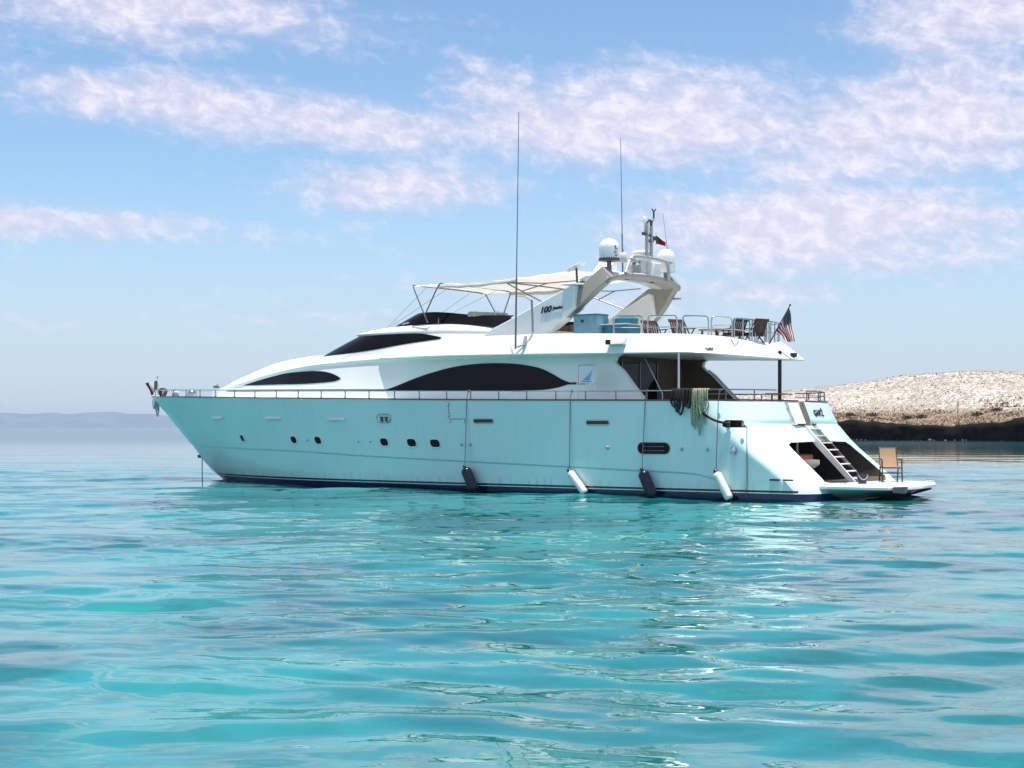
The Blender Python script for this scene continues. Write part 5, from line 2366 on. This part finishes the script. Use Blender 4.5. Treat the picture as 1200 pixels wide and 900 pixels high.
# ---- upper deck furniture
DECKZ = 4.375
t = thing('deck_cabinet', 'light blue covered cabinet beside the radar arch on the upper deck', 'cabinet', (18.62, -2.05, DECKZ))
mb = MB()
mb.box((0, 0, .52), (.86, .62, 1.02))
cbb = mb.build('cover', BLUEBOX, t, bevel=.02)
mb = MB()
mb.box((0, 0, 1.045), (.88, .64, .03))
mb.build('top_hem', TEALBOX, t, bevel=.008)
mb = MB()
mb.box((-.1, -.318, .85), (.10, .01, .08))
mb.build('buckle', LOGONAVY, cbb)
t = thing('deck_bar', 'dark teal covered bar unit behind the first rail hoop', 'bar unit', (19.55, -1.75, DECKZ))
mb = MB()
mb.box((0, 0, .36), (.92, .66, .70))
mb.build('cover', TEALBOX, t, bevel=.02)
mb = MB()
mb.box((0.05, .12, .84), (.72, .40, .22))
mb.build('grill_hood', TEALBOX, t, bevel=.06)
mb = MB()
mb.box((-.05, -.1, .725), (.98, .72, .03))
mb.build('counter', mat('pale blue top', (0.45, 0.62, 0.66), 0.4), t, bevel=.008)
mb = MB()
mb.lathe([(.03, 0), (.035, .1), (.015, .13), (.015, .18)], (-.36, -.2, .74), 10)
mb.build('faucet', STEEL, t)

t = thing('wicker_stool', 'round tan wicker tub chair behind the arch leg', 'chair', (17.2, -1.5, DECKZ + .16))
mb = MB()
prof = []
rows = []
for i in range(19):
    a = rad(-20) + rad(250) * i / 18
    rows.append([(.30 * math.cos(a), .30 * math.sin(a), .02), (.33 * math.cos(a), .33 * math.sin(a), .40), (.34 * math.cos(a), .34 * math.sin(a), .66)])
mb.grid(rows)
mb.grid([[(x * .9, y * .9, z) for x, y, z in r] for r in rows], flip=True)
mb.build('tub_back', mat('wicker', (0.20, 0.12, 0.07), 0.8, vary=.35, vscale=40), t, 40)
mb = MB()
mb.lathe([(.27, .05), (.28, .36), (.26, .42), (.02, .43)], (0, 0, 0), 20)
mb.build('seat', TAN, t)
for k in range(4):
    a = k * math.pi / 2 + .6
    mb = MB()
    mb.tube([(.24 * math.cos(a), .24 * math.sin(a), 0), (.24 * math.cos(a), .24 * math.sin(a), .08)], .025, 8)
    mb.build('leg', DKWOOD, t)


def deck_chair(label, u, y, rz, cushion=False, grp='slatted wooden chairs on the upper deck'):
    t = thing('deck_chair', label, 'chair', (u, y, DECKZ), rz, grp)
    t.scale = (.92, .92, .90)
    # local: faces +x
    bk2 = MB()
    Mb = Matrix.Rotation(rad(-22), 3, 'Y')
    for j in range(7):
        yy = -.246 + .492 * j / 6
        bk2.box((-.24, yy, .60), (.022, .055, .54), Mb)
    b_ = bk2.build('slats', DKWOOD, t)
    mb = MB()
    mb.box((-.36, 0, .87), (.05, .60, .10), Matrix.Rotation(rad(-22), 3, 'Y'))
    mb.build('top_rail', DKWOOD, t, bevel=.01)
    mb = MB()
    mb.box((.06, 0, .38), (.50, .54, .035))
    mb.build('seat', DKWOOD, t, bevel=.008)
    for sg in (-1, 1):
        mb = MB()
        mb.tube([(-.38, sg * .28, .92), (.28, sg * .28, .0)], .022, 6)
        mb.build('leg', DKWOOD, t)
        mb = MB()
        mb.tube([(.26, sg * .28, .60), (-.30, sg * .28, .0)], .022, 6)
        mb.build('leg', DKWOOD, t)
        mb = MB()
        mb.box((.02, sg * .30, .60), (.56, .06, .03))
        mb.build('armrest', DKWOOD, t, bevel=.006)
    if cushion:
        mb = MB()
        mb.box((.05, 0, .44), (.46, .5, .08))
        mb.build('cushion', FBLUE, t, bevel=.03)
    return t


deck_chair('slatted dark wooden chair nearest the dark teal bar unit', 20.72, -1.75, rad(-26))
deck_chair('slatted dark wooden chair, second along the rail from the bar unit', 21.66, -1.7, rad(-24))
deck_chair('slatted wooden chair with navy cushion facing the dining table', 22.75, -.6, rad(160), True)
deck_chair('slatted wooden chair with navy cushion closest to the stern flag', 23.2, -.2, rad(166), True)
t = thing('dining_table', 'low brown wooden table between the slatted chairs on the upper deck', 'table', (22.15, -.55, DECKZ))
mb = MB()
mb.box((0, 0, .52), (.62, 1.1, .05))
mb.build('tabletop', TEAK, t, bevel=.01)
for sx in (-.24, .24):
    for sy in (-.45, .45):
        mb = MB()
        mb.box((sx, sy, .25), (.05, .05, .5))
        mb.build('leg', DKWOOD, t)

t = thing('rolled_cover', 'rolled grey canvas cover lying along the flybridge screen', 'cover', (13.6, -1.75, 5.66), rad(-2))
mb = MB()
mb.tube([(0, 0, 0), (.05, 0, .0), (.8, 0, -.05), (1.55, 0, -.10), (1.6, 0, -.10)], [.085, .105, .10, .095, .08], 14)
mb.build('roll', mat('grey canvas', (0.40, 0.37, 0.33), 0.85, vary=.1), t)
for x in (.3, 1.2):
    mb = MB()
    mb.tube([(x, .11 * math.cos(q), -.06 * x - .0 + .02 * x + .11 * math.sin(q)) for q in (2 * math.pi * j / 16 for j in range(16))], .012, 6, closed=True)
    mb.build('strap', CANVAS, t)
mb = MB()
mb.tube([(.05, 0, -.08), (-.05, -.05, -.25), (.12, -.08, -.36)], .015, 6)
mb.build('support_arm', STEEL, t)
